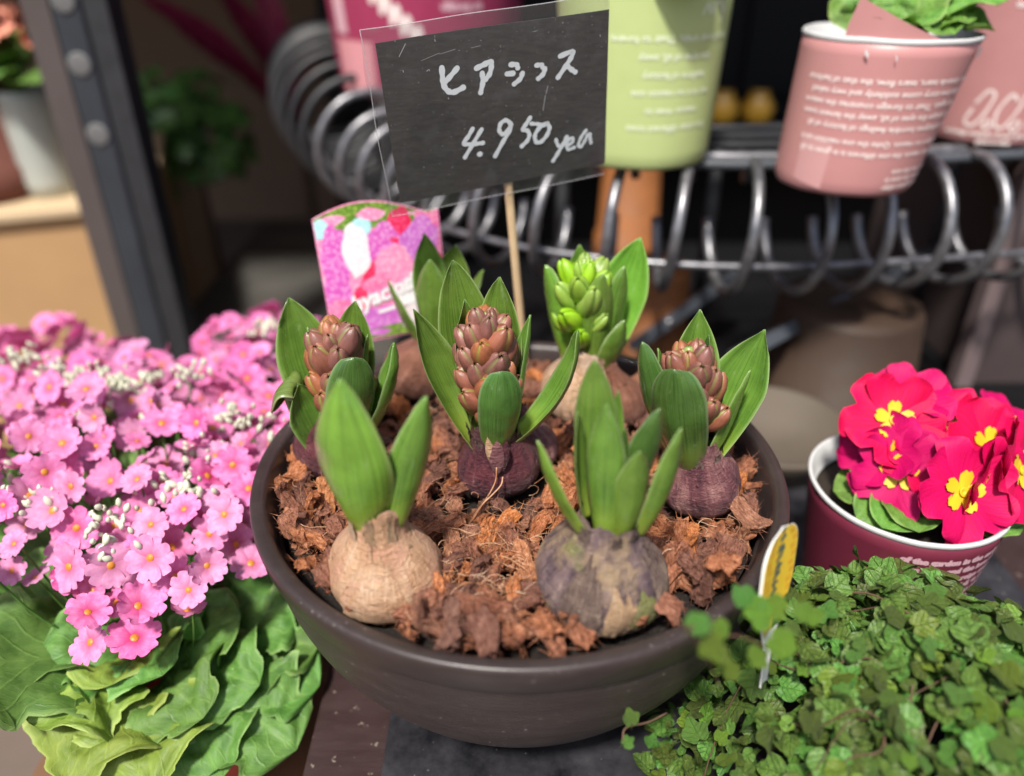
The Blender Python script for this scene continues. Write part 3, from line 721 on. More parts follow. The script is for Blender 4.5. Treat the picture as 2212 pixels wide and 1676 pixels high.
hyacinth('rear', 'hyacinth with bare leaves on a rusty brown bulb in front of the picture label', neck_of('rear', 948, 722), (.0240, .0130, .006), 'bulb_rust', [
    (916, 503, 66, 110, .012, dict(bow=.04, cup1=.4)),
    (986, 528, 80, 60, .014, dict(bow=.04, cup1=.4, inner=(-.3, -1, .1))),
    (1044, 583, 50, 20, .004, dict(bow=.05)),
    (838, 606, 52, 190, -.002, dict(bow=.10, inner=(.3, .3, .9))),
    (928, 560, 62, -110, -.008, dict(bow=.04, inner=(.2, 1, .1))),
    (1003, 618, 58, -40, -.008, dict(bow=.04, inner=(-.2, 1, .1))),
    (905, 640, 46, 160, .004, dict(bow=.06, mat='hy_leaf_bright')),
], None, (6, .8, .8, 'papery_dark', .001), seed=7)

# the drooping leaf of the left plant, its end folded outwards over the rim
lp = [o for o in bpy.data.objects if o.name.startswith('hyacinth') and o.get('label', '').startswith('hyacinth with red brown buds and a drooping')][0]
nk = neck_of('left', 733, 930); p0 = nk + Vector((-.009, -.002, -.010)); pk = ony(640, 826, nk.y - .004); pe = ony(588, 890, nk.y - .010)
path = smooth_path([p0, (p0 + pk) / 2 + Vector((-.003, 0, .008)), pk, ony(604, 838, nk.y - .007), pe], 8)
b = MB(); PP = []; UV = []
for i, c in enumerate(path):
    t = i / (len(path) - 1); T = (path[min(i + 1, len(path) - 1)] - path[max(i - 1, 0)]).normalized(); wv = Vector((.25, 1, .15)); wv = (wv - T * wv.dot(T)).normalized(); nn = T.cross(wv)
    w = .0105 * (.7 + .3 * math.sin(min(1, t * 1.4) * PI / 2)) * max(.05, 1 - max(0, (t - .62) / .38) ** 2.2) ** .6
    row = [c + wv * w * s_ + nn * w * (.45 * s_ * s_) for s_ in (-1, -.75, -.5, -.25, 0, .25, .5, .75, 1)]
    PP.append([q - lp.location for q in row] + [q - nn * .0009 - lp.location for q in row[::-1]]); UV.append([(j / 8, t) for j in range(9)] + [(j / 8, t) for j in range(8, -1, -1)])
b.grid(PP, cv=True, UV=UV); tag(b.build('leaf', M['hy_leaf_sallow'], lp), 'drooping leaf yellowing and browned at its fold')

# daughter bulbs, the split tunic and the dry roots of the middle plant
for key, mat, nkp, par in (('off1', 'bulb_mauve', (1128, 895), pm), ('off2', 'bulb_rust', (1318, 800), [o for o in bpy.data.objects if o.get('label', '').startswith('hyacinth with a lime')][0])):
    bx, by, br, bz = BULBS[key]; b = bulb_mesh(br, br, br * 1.5, br * .3, .004, 11 + br * 999, 40); o = b.build('daughter_bulb', M[mat], par)
    tp = ony(*nkp, by + .004); o.location = Vector((bx, by, bz)) - par.location; o.rotation_euler = Vector((0, 0, 1)).rotation_difference((tp - Vector((bx, by, bz))).normalized()).to_euler()
def almond(name, c, tipdir, L, w, dp, mat, par, nrm):
    b = MB(); z = Vector(tipdir).normalized(); n_ = Vector(nrm); n_ = (n_ - z * n_.dot(z)).normalized(); x_ = z.cross(n_); P = []
    for i in range(13):
        t = i / 12; ww = w * math.sin(min(1, t * 1.04 + .04) * PI) ** .8; row = []
        for k in range(12):
            a = 2 * PI * k / 12; row.append(Vector(c) + z * (t - .5) * L + x_ * ww * .5 * math.cos(a) + n_ * dp * (ww / w) * math.sin(a) - par.location)
        P.append(row)
    b.grid(P, cv=True); return b.build(name, M[mat], par)
by = BULBS['mid'][1]
almond('inner_scale', ony(1074, 985, by - .0205), (0, .22, 1), .021, .0092, .0028, 'bulb_mauve', pm, (0, -1, .2))
almond('inner_scale', ony(1090, 982, by - .0195), (.12, .22, 1), .020, .0060, .0026, 'bulb_purple', pm, (.2, -1, .2))
almond('inner_scale', ony(1058, 972, by - .0190), (-.18, .22, 1), .017, .0050, .0024, 'papery', pm, (-.2, -1, .2))
for pts in ([(1073, 1008, -.0235), (1070, 1040, -.026), (1052, 1075, -.031), (1030, 1105, -.037), (1008, 1140, -.043)], [(1086, 1030, -.0245), (1082, 1048, -.027), (1062, 1070, -.032), (1042, 1090, -.036), (1020, 1125, -.042)]):
    b = MB(); b.tube([q - pm.location for q in smooth_path([ony(x_, y_, by + dy) for x_, y_, dy in pts], 5)], .00042, 5); b.build('dry_root', M['coir_hair'], pm)
# ------------------------------------------------------------------ the price sign: black card in a clear sleeve on a wooden stick
def stroke_mesh(b, pts, hw, put, lift, m=0, sub=5):
    """one pen stroke: a flat ribbon with round ends; put(x, y, lift) gives its place on the surface"""
    pts = [Vector((p[0], p[1], 0)) for p in pts]
    if len(pts) == 1: pts = [pts[0] - Vector((hw * .15, 0, 0)), pts[0] + Vector((hw * .15, 0, 0))]
    pts = smooth_path(pts, sub) if len(pts) > 2 else pts
    L, Rr = [], []
    for i, p in enumerate(pts):
        t = (pts[min(i + 1, len(pts) - 1)] - pts[max(i - 1, 0)]).normalized(); n = Vector((-t.y, t.x, 0))
        w = hw * (1 + .14 * math.sin(i * 1.3 + pts[0].x)); L.append(p + n * w); Rr.append(p - n * w)
    ids = [(b.vert(put(a.x, a.y, lift)), b.vert(put(c.x, c.y, lift))) for a, c in zip(L, Rr)]
    for (a, c), (a2, c2) in zip(ids, ids[1:]): b.face((a, c, c2, a2), m)
    for e, sg in ((0, -1), (-1, 1)):
        p = pts[e]; q = pts[1] if e == 0 else pts[-2]; t = (p - q).normalized(); n = Vector((-t.y, t.x, 0)); w = (L[e] - Rr[e]).length / 2
        fan = [b.vert(put(*(p + n * w * math.cos(k * PI / 8) * 1.0 + t * w * math.sin(k * PI / 8)).xy, lift)) for k in range(9)]
        b.face(fan if sg > 0 else fan[::-1], m)

def solve_h(src, dst):
    """homography from four corners of a picture of the card to its unit square"""
    A = []
    for (x, y), (u, v) in zip(src, dst):
        A.append([x, y, 1, 0, 0, 0, -u * x, -u * y, u]); A.append([0, 0, 0, x, y, 1, -v * x, -v * y, v])
    n = 8
    for i in range(n):
        p = max(range(i, n), key=lambda r: abs(A[r][i])); A[i], A[p] = A[p], A[i]
        for r in range(n):
            if r != i:
                k = A[r][i] / A[i][i]
                A[r] = [a - k * c for a, c in zip(A[r], A[i])]
    h = [A[i][8] / A[i][i] for i in range(n)]
    return lambda x, y: ((h[0] * x + h[1] * y + h[2]) / (h[6] * x + h[7] * y + 1), (h[3] * x + h[4] * y + h[5]) / (h[6] * x + h[7] * y + 1))

D_ = .392
tl = dep(810.8, 94.6, D_)
ex = Vector((.1239, .0389, .0135)) * (D_ / .40); ey0 = Vector((.0032, .0153, -.0889)) * (D_ / .40)
exn = ex.normalized(); ey = ey0 - exn * ey0.dot(exn); eyn = ey.normalized(); en = exn.cross(eyn)      # en points away from the viewer
if en.y < 0: en = -en
CW, CH = ex.length, ey.length
sb = tl + ex * .50 + ey * 1.0                                  # where the stick passes the lower edge
st_top = tl + ex * .512 + ey * .62 + en * .0036
st_dir = (ey.normalized() + Vector((.03, .0, 0))).normalized()
soil = st_top + st_dir * ((.120 - st_top.z) / st_dir.z)
sg = empty('price_sign', soil); tag(sg, 'black handwritten price card in a clear sleeve on a wooden stick', 'price sign')
def put_card(u, v, lift): return tl + ex * u + ey * v - en * lift - soil
# card
b = MB(); nu, nv = 12, 8
def card_p(u, v, l): return put_card(u, v, l) + en * .0006 * math.sin(u * 3 + 1) + Vector((0, 0, .0004 * math.sin(v * 9 + u * 5)))
Pf = [[card_p(i / nu, j / nv, .0004) for j in range(nv + 1)] for i in range(nu + 1)]; Pb = [[card_p(i / nu, j / nv, -.0004) for j in range(nv + 1)] for i in range(nu + 1)]
loop = []
b0 = b.grid(Pf); b1 = b.grid(Pb, flip=True); w_ = nv + 1
rimi = [(i, 0) for i in range(nu)] + [(nu, j) for j in range(nv)] + [(i, nv) for i in range(nu, 0, -1)] + [(0, j) for j in range(nv, 0, -1)]
for (i, j), (i2, j2) in zip(rimi, rimi[1:] + rimi[:1]): b.face((b0 + i * w_ + j, b0 + i2 * w_ + j2, b1 + i2 * w_ + j2, b1 + i * w_ + j))
cdo = b.build('card', M['chalk_card'], sg, smooth=False)
H = solve_h([(150, 335), (1935, 65), (1885, 1255), (325, 1560)], [(0, 0), (1, 0), (1, 1), (0, 1)])
STK = [([(655, 522), (660, 600), (668, 650), (700, 692), (745, 700), (815, 665)], 17), ([(772, 520), (720, 580), (668, 640)], 16),
       ([(918, 518), (975, 490), (1028, 467), (1033, 500), (1018, 560), (988, 600)], 16), ([(962, 555), (966, 620), (948, 705)], 16),
       ([(1180, 488), (1222, 488), (1233, 512)], 16), ([(1150, 560), (1195, 556)], 16), ([(1268, 556), (1250, 600), (1205, 640)], 16),
       ([(1375, 495), (1412, 492), (1420, 508)], 15), ([(1438, 522), (1425, 565), (1388, 600)], 16),
       ([(1556, 425), (1648, 390), (1640, 435), (1600, 500), (1538, 593)], 16), ([(1602, 498), (1636, 530), (1668, 553)], 16),
       ([(882, 990), (848, 1050), (812, 1106), (890, 1108), (958, 1100)], 14), ([(950, 996), (890, 1095), (820, 1210)], 14), ([(932, 1184)], 16),
       ([(1176, 958), (1140, 926), (1098, 948), (1084, 1000), (1104, 1030), (1140, 1014), (1172, 966), (1160, 1010), (1110, 1090), (1050, 1195)], 14),
       ([(1320, 904), (1290, 950), (1262, 992), (1296, 1000), (1312, 1030), (1296, 1075), (1254, 1116)], 14), ([(1326, 948), (1370, 950), (1412, 954)], 12),
       ([(1440, 946), (1392, 975), (1356, 1030), (1362, 1080), (1400, 1080), (1445, 1030), (1466, 975), (1450, 945)], 14),
       ([(1514, 1062), (1526, 1100), (1548, 1118), (1570, 1090)], 12), ([(1596, 1040), (1570, 1090), (1530, 1160), (1490, 1225)], 14),
       ([(1598, 1108), (1636, 1082), (1642, 1052), (1614, 1056), (1594, 1100), (1606, 1136), (1650, 1122)], 12),
       ([(1742, 990), (1708, 1036), (1684, 1098), (1700, 1118), (1728, 1078), (1752, 1028)], 12), ([(1754, 1026), (1770, 1016), (1772, 1050), (1778, 1086)], 12)]
k_ = 1.0 / 1790
b = MB()
for i, (pts, hw) in enumerate(STK):
    q = [H(*p) for p in pts]; q = [(u * CW, v * CH) for u, v in q]
    stroke_mesh(b, q, hw * 1.22 * k_ * CW, lambda x, y, l: card_p(x / CW, y / CH, l), .00062 + .00002 * i)
b.build('lettering', M['white_marker'], cdo, smooth=False)
m = Mat('chalk_scratch'); m.base((.42, .43, .44)).rough(.8); M['chalk_scratch'] = m.m
b = MB(); rg = random.Random(3)
for i, pts in enumerate([[(1460, 660), (1446, 720)], [(1440, 735), (1430, 790)], [(1428, 800), (1420, 850)], [(540, 548), (556, 535), (562, 545)], [(358, 545), (362, 558)], [(604, 308), (608, 322)], [(1862, 262), (1864, 275)], [(330, 440), (380, 340)], [(700, 744), (704, 752)], [(1350, 238), (1388, 228)], [(640, 420), (760, 380)], [(880, 368), (950, 350)], [(500, 470), (640, 410)]]):
    stroke_mesh(b, [(H(*p)[0] * CW, H(*p)[1] * CH) for p in pts], (2.6 if i < 9 else 1.2) * k_ * CW, lambda x, y, l: card_p(x / CW, y / CH, l), .00058)
b.build('scratches', M['chalk_scratch'], cdo, smooth=False)
# clear sleeve: a folded film with a free margin round the card
b = MB(); F_ = []; B_ = []; nu, nv = 22, 16
for i in range(nu + 1):
    ra, rb = [], []
    for j in range(nv + 1):
        u = -.052 + 1.052 * i / nu + .004 * math.sin(j * 1.1); v = -.085 + 1.165 * j / nv
        if i == 0: u -= .010 * math.sin(j / nv * 9)
        puff = .0011 + .0016 * math.sin(PI * i / nu) * math.sin(PI * j / nv) + .0005 * fbm((i * .5, j * .5, 3))
        edge = min(i, nu - i, j) / 2.0; puff *= min(1, edge)
        ra.append(put_card(u, v, .0009 + puff)); rb.append(put_card(u, v, -.0009 - puff * .6))
    F_.append(ra); B_.append(rb)
b.grid(F_); b.build('sleeve', M['clear_film'], sg)
b = MB(); b.grid(B_, flip=True); b.build('sleeve', M['clear_film'], sg)
# the film's thick welded edges
b = MB()
for path in ([(-.052, -.085), (1.0, -.085)], [(-.052, -.085), (-.050, .5), (-.048, 1.08)], [(-.052, 1.08), (1.0, 1.08)]):
    pts = []
    for k in range(15):
        t = k / 14; a, c = path[0], path[-1]
        pts.append(put_card(a[0] + (c[0] - a[0]) * t + .004 * math.sin(t * 9), a[1] + (c[1] - a[1]) * t + .003 * math.sin(t * 11), 0))
    b.tube(pts, .00028, 6)
m = Mat('film_edge'); m.base((.75, .74, .76)).rough(.2); tr_ = m.n('BsdfTransparent'); mx = m.n('MixShader'); mx.inputs[0].default_value = .72; m.l(m.p.outputs[0], mx.inputs[1]); m.l(tr_.outputs[0], mx.inputs[2]); m.l(mx.outputs[0], m.out.inputs[0]); M['film_edge'] = m.m
b.build('sleeve_seam', M['film_edge'], sg)
b = MB(); top = st_top - soil; low = st_dir * .012; pts = [low + (top - low) * (k / 10) for k in range(11)]
b.tube(pts, .0028, 10); b.build('stick', M['pale_wood'], sg)

# ------------------------------------------------------------------ printed picture label behind the left plants
A0 = ony(674, 480, .117); A1 = ony(946, 436, .139); A2 = ony(712, 692, .112)
eu = A1 - A0; ev = A2 - A0; en2 = eu.cross(ev).normalized()
if en2.y < 0: en2 = -en2
base = A0 + eu * .55 + ev * 1.45
pl_ = empty('plant_label', base); tag(pl_, 'pink printed plant label showing hyacinth blooms, stuck in the bowl', 'plant label')
def put_lab(u, v, l): return A0 + eu * u + ev * v + en2 * (.003 * (u - .5) ** 2 * 4 - l) - base
def top_v(u): return -.16 * math.sin(min(1, max(0, .15 + u * .95)) * PI) + .06
b = MB(); Pf, Pb = [], []
for i in range(21):
    u = i / 20; v0 = top_v(u) * 1.25; v1 = 1.30
    Pf.append([put_lab(u, v0 + (v1 - v0) * j / 10, .0003) for j in range(11)]); Pb.append([put_lab(u, v0 + (v1 - v0) * j / 10, -.0003) for j in range(11)])
b0 = b.grid(Pf); b1 = b.grid(Pb, flip=True)
rimi = [(i, 0) for i in range(20)] + [(20, j) for j in range(10)] + [(i, 10) for i in range(20, 0, -1)] + [(0, j) for j in range(10, 0, -1)]
for (i, j), (i2, j2) in zip(rimi, rimi[1:] + rimi[:1]): b.face((b0 + i * 11 + j, b0 + i2 * 11 + j2, b1 + i2 * 11 + j2, b1 + i * 11 + j))
def print_mat(key, c, c2, scale=420):
    m = Mat(key); vo = m.n('TexVoronoi'); vo.inputs['Scale'].default_value = scale; m.l(m.coord('Object'), vo.inputs['Vector'])
    m.base(m.mix(m.map(vo.outputs['Distance'], .1, .6), c2, c)).rough(.35); M[key] = m.m
print_mat('print_pink', (.78, .16, .36), (.86, .42, .58)); print_mat('print_magenta', (.62, .10, .46), (.80, .40, .70)); print_mat('print_white', (.80, .70, .74), (.86, .82, .84))
print_mat('print_red', (.72, .02, .10), (.82, .10, .22)); print_mat('print_rose', (.84, .25, .46), (.88, .52, .66)); print_mat('print_violet', (.54, .13, .52), (.74, .40, .70)); print_mat('print_green', (.10, .22, .02), (.36, .50, .10)); print_mat('print_sky', (.40, .70, .74), (.56, .80, .82))
M['print_plain_white'] = plain('print_plain_white', (.84, .82, .84), .35, .03).m
card = b.build('card', M['print_rose'], pl_, smooth=False)
k = 0
def print_ellipse(u, v, ru, rv, rot, mat):
    global k
    k += 1; b = MB(); c0 = b.vert(put_lab(u, v, .0004 + .00003 * k)); ids = []
    for a in range(20):
        th = 2 * PI * a / 20; w = 1 + .07 * math.sin(5 * th + k) + .04 * math.sin(9 * th + k * 2); x, y = ru * w * math.cos(th), rv * w * math.sin(th)
        uu = min(.992, max(.008, u + x * math.cos(rot) - y * math.sin(rot))); vv = min(1.28, v + x * math.sin(rot) + y * math.cos(rot)); vv = max(vv, top_v(uu) * 1.25 + .012)
        ids.append(b.vert(put_lab(uu, vv, .0004 + .00003 * k)))
    for a in range(20): b.face((c0, ids[a], ids[(a + 1) % 20]))
    b.build('print', M[mat], card, smooth=False)
for a in [(.30, .0, .34, .16, 0, 'print_green'), (.62, .02, .36, .14, 0, 'print_green'), (.04, .09, .08, .10, .3, 'print_sky'), (.36, .13, .09, .10, 0, 'print_sky'),
          (.13, .40, .11, .34, .05, 'print_magenta'), (.10, .75, .12, .2, 0, 'print_magenta'), (.92, .30, .14, .42, 0, 'print_pink'), (.66, .16, .10, .18, .2, 'print_red'), (.52, .36, .14, .26, .1, 'print_magenta'),
          (.80, .40, .16, .30, .25, 'print_violet'), (.30, .34, .11, .27, 0, 'print_white'), (.40, .62, .07, .22, .5, 'print_red'), (.96, .66, .06, .14, 0, 'print_red'), (.58, .58, .16, .24, .1, 'print_rose'), (.45, .76, .16, .15, 0, 'print_pink'), (.28, .83, .06, .12, 0, 'print_red'),
          (.84, .86, .26, .20, -.1, 'print_plain_white'), (.13, 1.02, .16, .22, 0, 'print_pink'), (.42, 1.10, .22, .16, 0, 'print_violet'), (.72, 1.12, .14, .14, 0, 'print_white'), (.52, 1.22, .3, .06, 0, 'print_green')]: print_ellipse(*a)
def text_mb(txt, size=1.0, bold=0.0, shear=0.0):
    cu = bpy.data.curves.new('t', 'FONT'); cu.body = txt; cu.size = size; cu.resolution_u = 2; cu.offset = bold; cu.shear = shear; cu.fill_mode = 'BOTH'
    o = bpy.data.objects.new('t', cu); COL.objects.link(o); dg = bpy.context.evaluated_depsgraph_get(); dg.update()
    me = bpy.data.meshes.new_from_object(o.evaluated_get(dg)); b = MB()
    for v in me.vertices: b.vert(v.co)
    for p in me.polygons: b.face(tuple(p.vertices))
    bpy.data.objects.remove(o); bpy.data.curves.remove(cu); bpy.data.meshes.remove(me)
    return b
def lay_text(txt, size, put, bold=.0, shear=0.0):
    t = text_mb(txt, size, bold, shear); o = MB()
    for p in t.v: o.vert(put(p[0], p[1]))
    for f in t.f: o.face(f)
    return o
b = lay_text('hyacinth', .25, lambda x, y: put_lab(.20 + x * .70, .965 - x * .20 - y * .95, .0014), bold=.010); b.build('lettering', M['print_plain_white'], card, smooth=False)
b = MB(); stroke_mesh(b, [(.42, 1.0), (.72, .95)], .018, lambda x, y, l: put_lab(x, y, l), .0013); b.build('lettering', M['print_plain_white'], card, smooth=False)

# ------------------------------------------------------------------ pots with printed paper sleeves
def paper(key, c): return plain(key, c, .42, .05, 60, .1, dist=.0004)
paper('paper_rose', (.48, .225, .220)); paper('paper_lime', (.50, .60, .25)); paper('paper_maroon', (.155, .022, .045)); paper('paper_magenta', (.33, .035, .095)); paper('paper_peach_pink', (.68, .30, .33))
paper('paper_white', (.58, .58, .58)); plain('print_pale', (.82, .70, .67), .5, .03); plain('print_pale_green', (.72, .80, .55), .5, .03); plain('print_pale_pink', (.68, .42, .48), .5, .05); plain('print_block', (.53, .28, .275), .5, .05)
plain('moss_soil', (.02, .013, .008), .95, .5, 200, .8)

class Cup:
    def __init__(s, name, label, c, r0, r1, h, mat, lean=(0, 0), cat='plant pot', group=None, kink=0):
        s.o = empty(name, c); s.c = Vector(c); s.r0, s.r1, s.h, s.lean = r0, r1, h, lean; tag(s.o, label, cat, group); s.kink = kink
        b = MB(); n = 64; prof = []
        s.prof = [(r0 - .006, 0), (r0 - .002, .0008), (r0, .004)] + [(r0 + (r1 - r0) * t, h * t) for t in (.1, .2, .3, .4, .5, .6, .7, .8, .9, 1)]
        b.lathe([(0, .002)] + s.prof + [(r1 - .0012, h), (r1 - .0016, h - .006), (r0 - .003, .004), (0, .004)], n, fn=lambda p, a: s.warp(p))
        b.build('pot', M[mat], s.o)
        b = MB(); b.lathe([(r1 + .0002, h - .002), (r1 + .0007, h - .001), (r1 + .0008, h + .0006), (r1, h + .0014), (r1 - .0016, h + .0008), (r1 - .0026, h - .010), (r1 - .006, h - .014)], n, fn=lambda p, a: s.warp(p)); b.build('rim', M['paper_white'], s.o)
        b = MB(); b.lathe([(0, h - .014), (r1 * .5, h - .012), (r1 - .004, h - .016)], 32, fn=lambda p, a: s.warp(p) + Vector((0, 0, .003 * fbm((p.x * 90, p.y * 90, 1))))); b.build('soil', M['moss_soil'], s.o)
    def warp(s, p): return Vector((p.x + s.lean[0] * p.z, p.y + s.lean[1] * p.z, p.z + .0006 * fbm((p.x * 30, p.y * 30, p.z * 20))))
    def on(s, a, z, off=.0004):
        r = s.r0 + (s.r1 - s.r0) * z / s.h + off; return s.warp(Vector((r * math.cos(a), r * math.sin(a), z)))
    def text(s, lines, a_mid, z_top, pitch, size, mat, flip=True, bold=.0, spread=1.0):
        out = MB()
        for i, tx in enumerate(lines):
            t = text_mb(tx, size, bold); xs = [p[0] for p in t.v]; mid = (min(xs) + max(xs)) / 2; r = s.r0 + (s.r1 - s.r0) * .6; b0 = len(out.v)
            for p in t.v:
                x, y = (p[0] - mid) * spread, p[1]
                if flip: x, y = -x, -y
                out.vert(s.on(a_mid + x / r, z_top - i * pitch + y))
            for f in t.f: out.face([b0 + q for q in f])
        return out.build('printed_text', M[mat], s.o, smooth=False)
    def patch(s, a0, a1, z0, z1, mat, skew=0):
        b = MB(); b.grid([[s.on(a0 + (a1 - a0) * i / 12, z0 + (z1 - z0) * j / 4 + skew * i / 12, .0003) for j in range(5)] for i in range(13)]); return b.build('printed_block', M[mat], s.o)
    def strokes(s, sts, hw, mat):
        b = MB()
        for i, pts in enumerate(sts): stroke_mesh(b, pts, hw, lambda x, y, l: s.on(x / s.r1, y, l), .0004 + .00002 * i)
        return b.build('printed_script', M[mat], s.o, smooth=False)

def broad_leaf(name, parent, p0, p3, width, up, mat, seed, droop=.25, crinkle=.06, ruffle=.10, petiole=.25, nl=22, nw=13, lobes=0, tip=.6, cup=.15):
    p0, p3, up = Vector(p0), Vector(p3), Vector(up).normalized(); ax = p3 - p0; L = ax.length; T0 = ax.normalized(); u0 = (up - T0 * up.dot(T0)).normalized(); rg = random.Random(seed); ph = rg.uniform(0, 9)
    c1 = p0 + ax * .33 + u0 * L * droop; c2 = p0 + ax * .72 + u0 * L * droop * .9; top, UV = [], []
    for i in range(nl + 1):
        t = i / nl; s_ = 1 - t; c = p0 * s_ ** 3 + c1 * 3 * s_ * s_ * t + c2 * 3 * s_ * t * t + p3 * t ** 3
        dt = ((c1 - p0) * 3 * s_ * s_ + (c2 - c1) * 6 * s_ * t + (p3 - c2) * 3 * t * t).normalized(); N_ = (u0 - dt * u0.dot(dt)).normalized(); Wd = dt.cross(N_)
        if t < petiole: w = .09 + .05 * t / petiole
        else:
            q = (t - petiole) / (1 - petiole); w = .14 + .86 * math.sin(min(1, q / .55) * PI / 2) if q < .55 else max(0, 1 - ((q - .55) / .45) ** 2.2) ** tip
        if lobes: w *= 1 + .17 * math.sin(t * lobes * 2 * PI + ph) * (t > petiole) + .05 * math.sin(t * lobes * 5.3 * PI + ph) + .05 * abs(math.sin(t * lobes * 6.1 * PI)) * (t > petiole)
        w = max(w, .02) * width * .5; row, uu = [], []
        for j in range(nw):
            sx = j / (nw - 1) * 2 - 1
            z = cup * w * sx * sx * (1 if t > petiole else 2) + crinkle * w * (abs(math.sin(sx * 3.2 * PI / 2 + t * 11 * (1 if sx > 0 else -1))) * 1.0 - .5) * (t > petiole) + ruffle * w * sx * sx * math.sin(t * 17 + ph + sx * 2) + crinkle * w * 1.3 * fbm((sx * 3 + seed, t * 6, ph))
            row.append(c + Wd * sx * w + N_ * z); uu.append((j / (nw - 1), t))
        top.append(row); UV.append(uu)
    b = MB(); b.grid(top, UV=UV); return b.build(name, M[mat], parent)

# red primrose in a maroon pot, right
pc = (.237, .014, -.001)
pr = Cup('potted_primrose', 'crimson primrose with yellow eyes in a white rimmed maroon pot', pc, .043, .0565, .118, 'paper_maroon', cat='primrose')
L8 = ['of the garden in the early spring light, the first', 'flowers open and the love story comes suddenly', 'over again to foreign countries and away', 'from the eyes of all, to escape the other', 'undergoes the feelings of the factory town', 'in the season of a thousand small songs', 'the quiet of the morning is over now']
rows = lambda n, a=24: [L8[i % 7][:a] for i in range(n)]
pr.text(rows(9, 44), -PI / 2 + .50, .103, .0072, .0056, 'print_pale_pink', flip=False, bold=.0005)
# ---- flowers of the primrose
m = Mat('primrose_petal'); u, v, _ = m.uvsep(); nz = m.noise(m.coord('Object', rnd=True), 60, 4)
c = m.mix(m.map(nz, .3, .7), (.46, .0005, .045), (.66, .001, .13)); c = m.mix(m.map(v, .92, 1.0, 0, .2), c, (.80, .05, .18)); sv = m.noise(m.coord('UV', (22, 1.4, 1), rnd=True), 1.0, 3, .6); c = m.mix(m.map(sv, .42, .66, 0, .45), c, (.36, .0, .03)); m.base(m.hsv(c, m.rnd(.49, .51), 1.0, m.rnd(.8, 1.1))).rough(.6).bump(sv, .35, .0012); m.p.inputs['Specular IOR Level'].default_value = .2; M['primrose_petal'] = m.m
m = Mat('primrose_eye'); nz = m.noise(m.coord('Object'), 200, 3); m.base(m.mix(nz, (.50, .30, .010), (.80, .58, .02))).rough(.55); M['primrose_eye'] = m.m
def petal(b, a, r, wd, notch, lift, ruf, seed, nl=8, nw=9, start=.10, m=0, shape=.8):
    P, UV = [], []
    for i in range(nl + 1):
        t = i / nl; row, uu = [], []
        for j in range(nw):
            s_ = j / (nw - 1) * 2 - 1; w = wd * (.26 + .74 * math.sin(min(1, t * 1.08) * PI / 2 * 1.0) ** shape) * (1 if t < .75 else 1 - .34 * ((t - .75) / .25) ** 2)
            rr = r * (start + (1 - start) * t) * (1 - .10 * s_ * s_ * t) - notch * r * t ** 4 * math.exp(-(s_ / .28) ** 2)
            z = lift * r * t ** 1.6 + ruf * r * t * math.sin(s_ * 4 + seed + t * 3) * (.3 + .7 * s_ * s_) - .02 * r * s_ * s_
            x, y = rr, s_ * w * r; row.append(Vector((x * math.cos(a) - y * math.sin(a), x * math.sin(a) + y * math.cos(a), z + .004 * r * (seed % 3)))); uu.append((j / (nw - 1), t))
        P.append(row); UV.append(uu)
    b.grid(P, UV=UV, m=m)
def primrose_flower(seed):
    b = MB(); rg = random.Random(seed)
    for k in range(5): petal(b, 2 * PI * k / 5 + rg.gauss(0, .05), 1.0 * rg.uniform(.90, 1.08), .70, .24, .08 + .13 * (k % 2), .12, seed + k * 2.1, 9, 11, .08)
    e = MB()
    for k in range(5): petal(e, 2 * PI * k / 5, .41, .34, .12, .16, .03, seed + k, 5, 5, .02)
    for p in range(len(e.v)): x, y, z = e.v[p]; e.v[p] = (x, y, z + .030)
    tb_ = MB(); tb_.lathe([(.05, .03), (.10, .07), (.09, .09), (.04, .05), (.0, .04)], 12)
    e.add(tb_, Matrix.Identity(4)); return b.mesh('flower', M['primrose_petal']), e.mesh('flower_eye', M['primrose_eye'])
PF = [primrose_flower(k) for k in range(3)]
O = Vector(pc)
for i, (x, y, dy, r, nrm) in enumerate([(1930, 908, .004, .029, (-.15, -.80, .65)), (1942, 1020, -.016, .027, (-.40, -.75, .5)), (2078, 1062, -.034, .031, (.10, -.85, .52)), (2135, 965, -.004, .030, (.25, -.65, .75)), (2200, 1015, -.020, .029, (.6, -.7, .5)), (2020, 925, .012, .027, (.1, -.4, .9)), (2005, 985, -.006, .026, (.2, -.5, .8)), (2190, 925, .02, .028, (.4, -.2, .9)), (1960, 860, .022, .026, (-.2, -.2, .95)), (2080, 930, .010, .027, (-.3, -.5, .8)), (2140, 1040, -.026, .027, (.5, -.8, .2)), (1900, 965, -.002, .025, (-.7, -.5, .5))]):
    p = ony(x, y, pc[1] + dy) - O; f, e = PF[i % 3]; q = frame(p, nrm, (1, .2 * i, .3), r) @ Matrix.Rotation(i * 1.1, 4, 'Z')
    fo = place(f, 'flower', pr.o, q); place(e, 'flower_eye', fo)
    b = MB(); b.tube(smooth_path([Vector((p.x * .3, p.y * .3, .108)), (p + Vector((p.x * .3, p.y * .3, .104))) * .5 + Vector((0, 0, .01)), p - Vector(nrm).normalized() * .002], 4), .0012, 6); b.build('flower_stalk', M['primula_leaf'], pr.o)
p = ony(2018, 842, pc[1] + .03) - O
b = MB(); b.lathe([(0, -.006), (.002, -.005), (.0028, 0), (.0022, .005), (.0, .008)], 10); bb = b.build('flower_bud', M['primrose_petal'], pr.o); bb.location = p
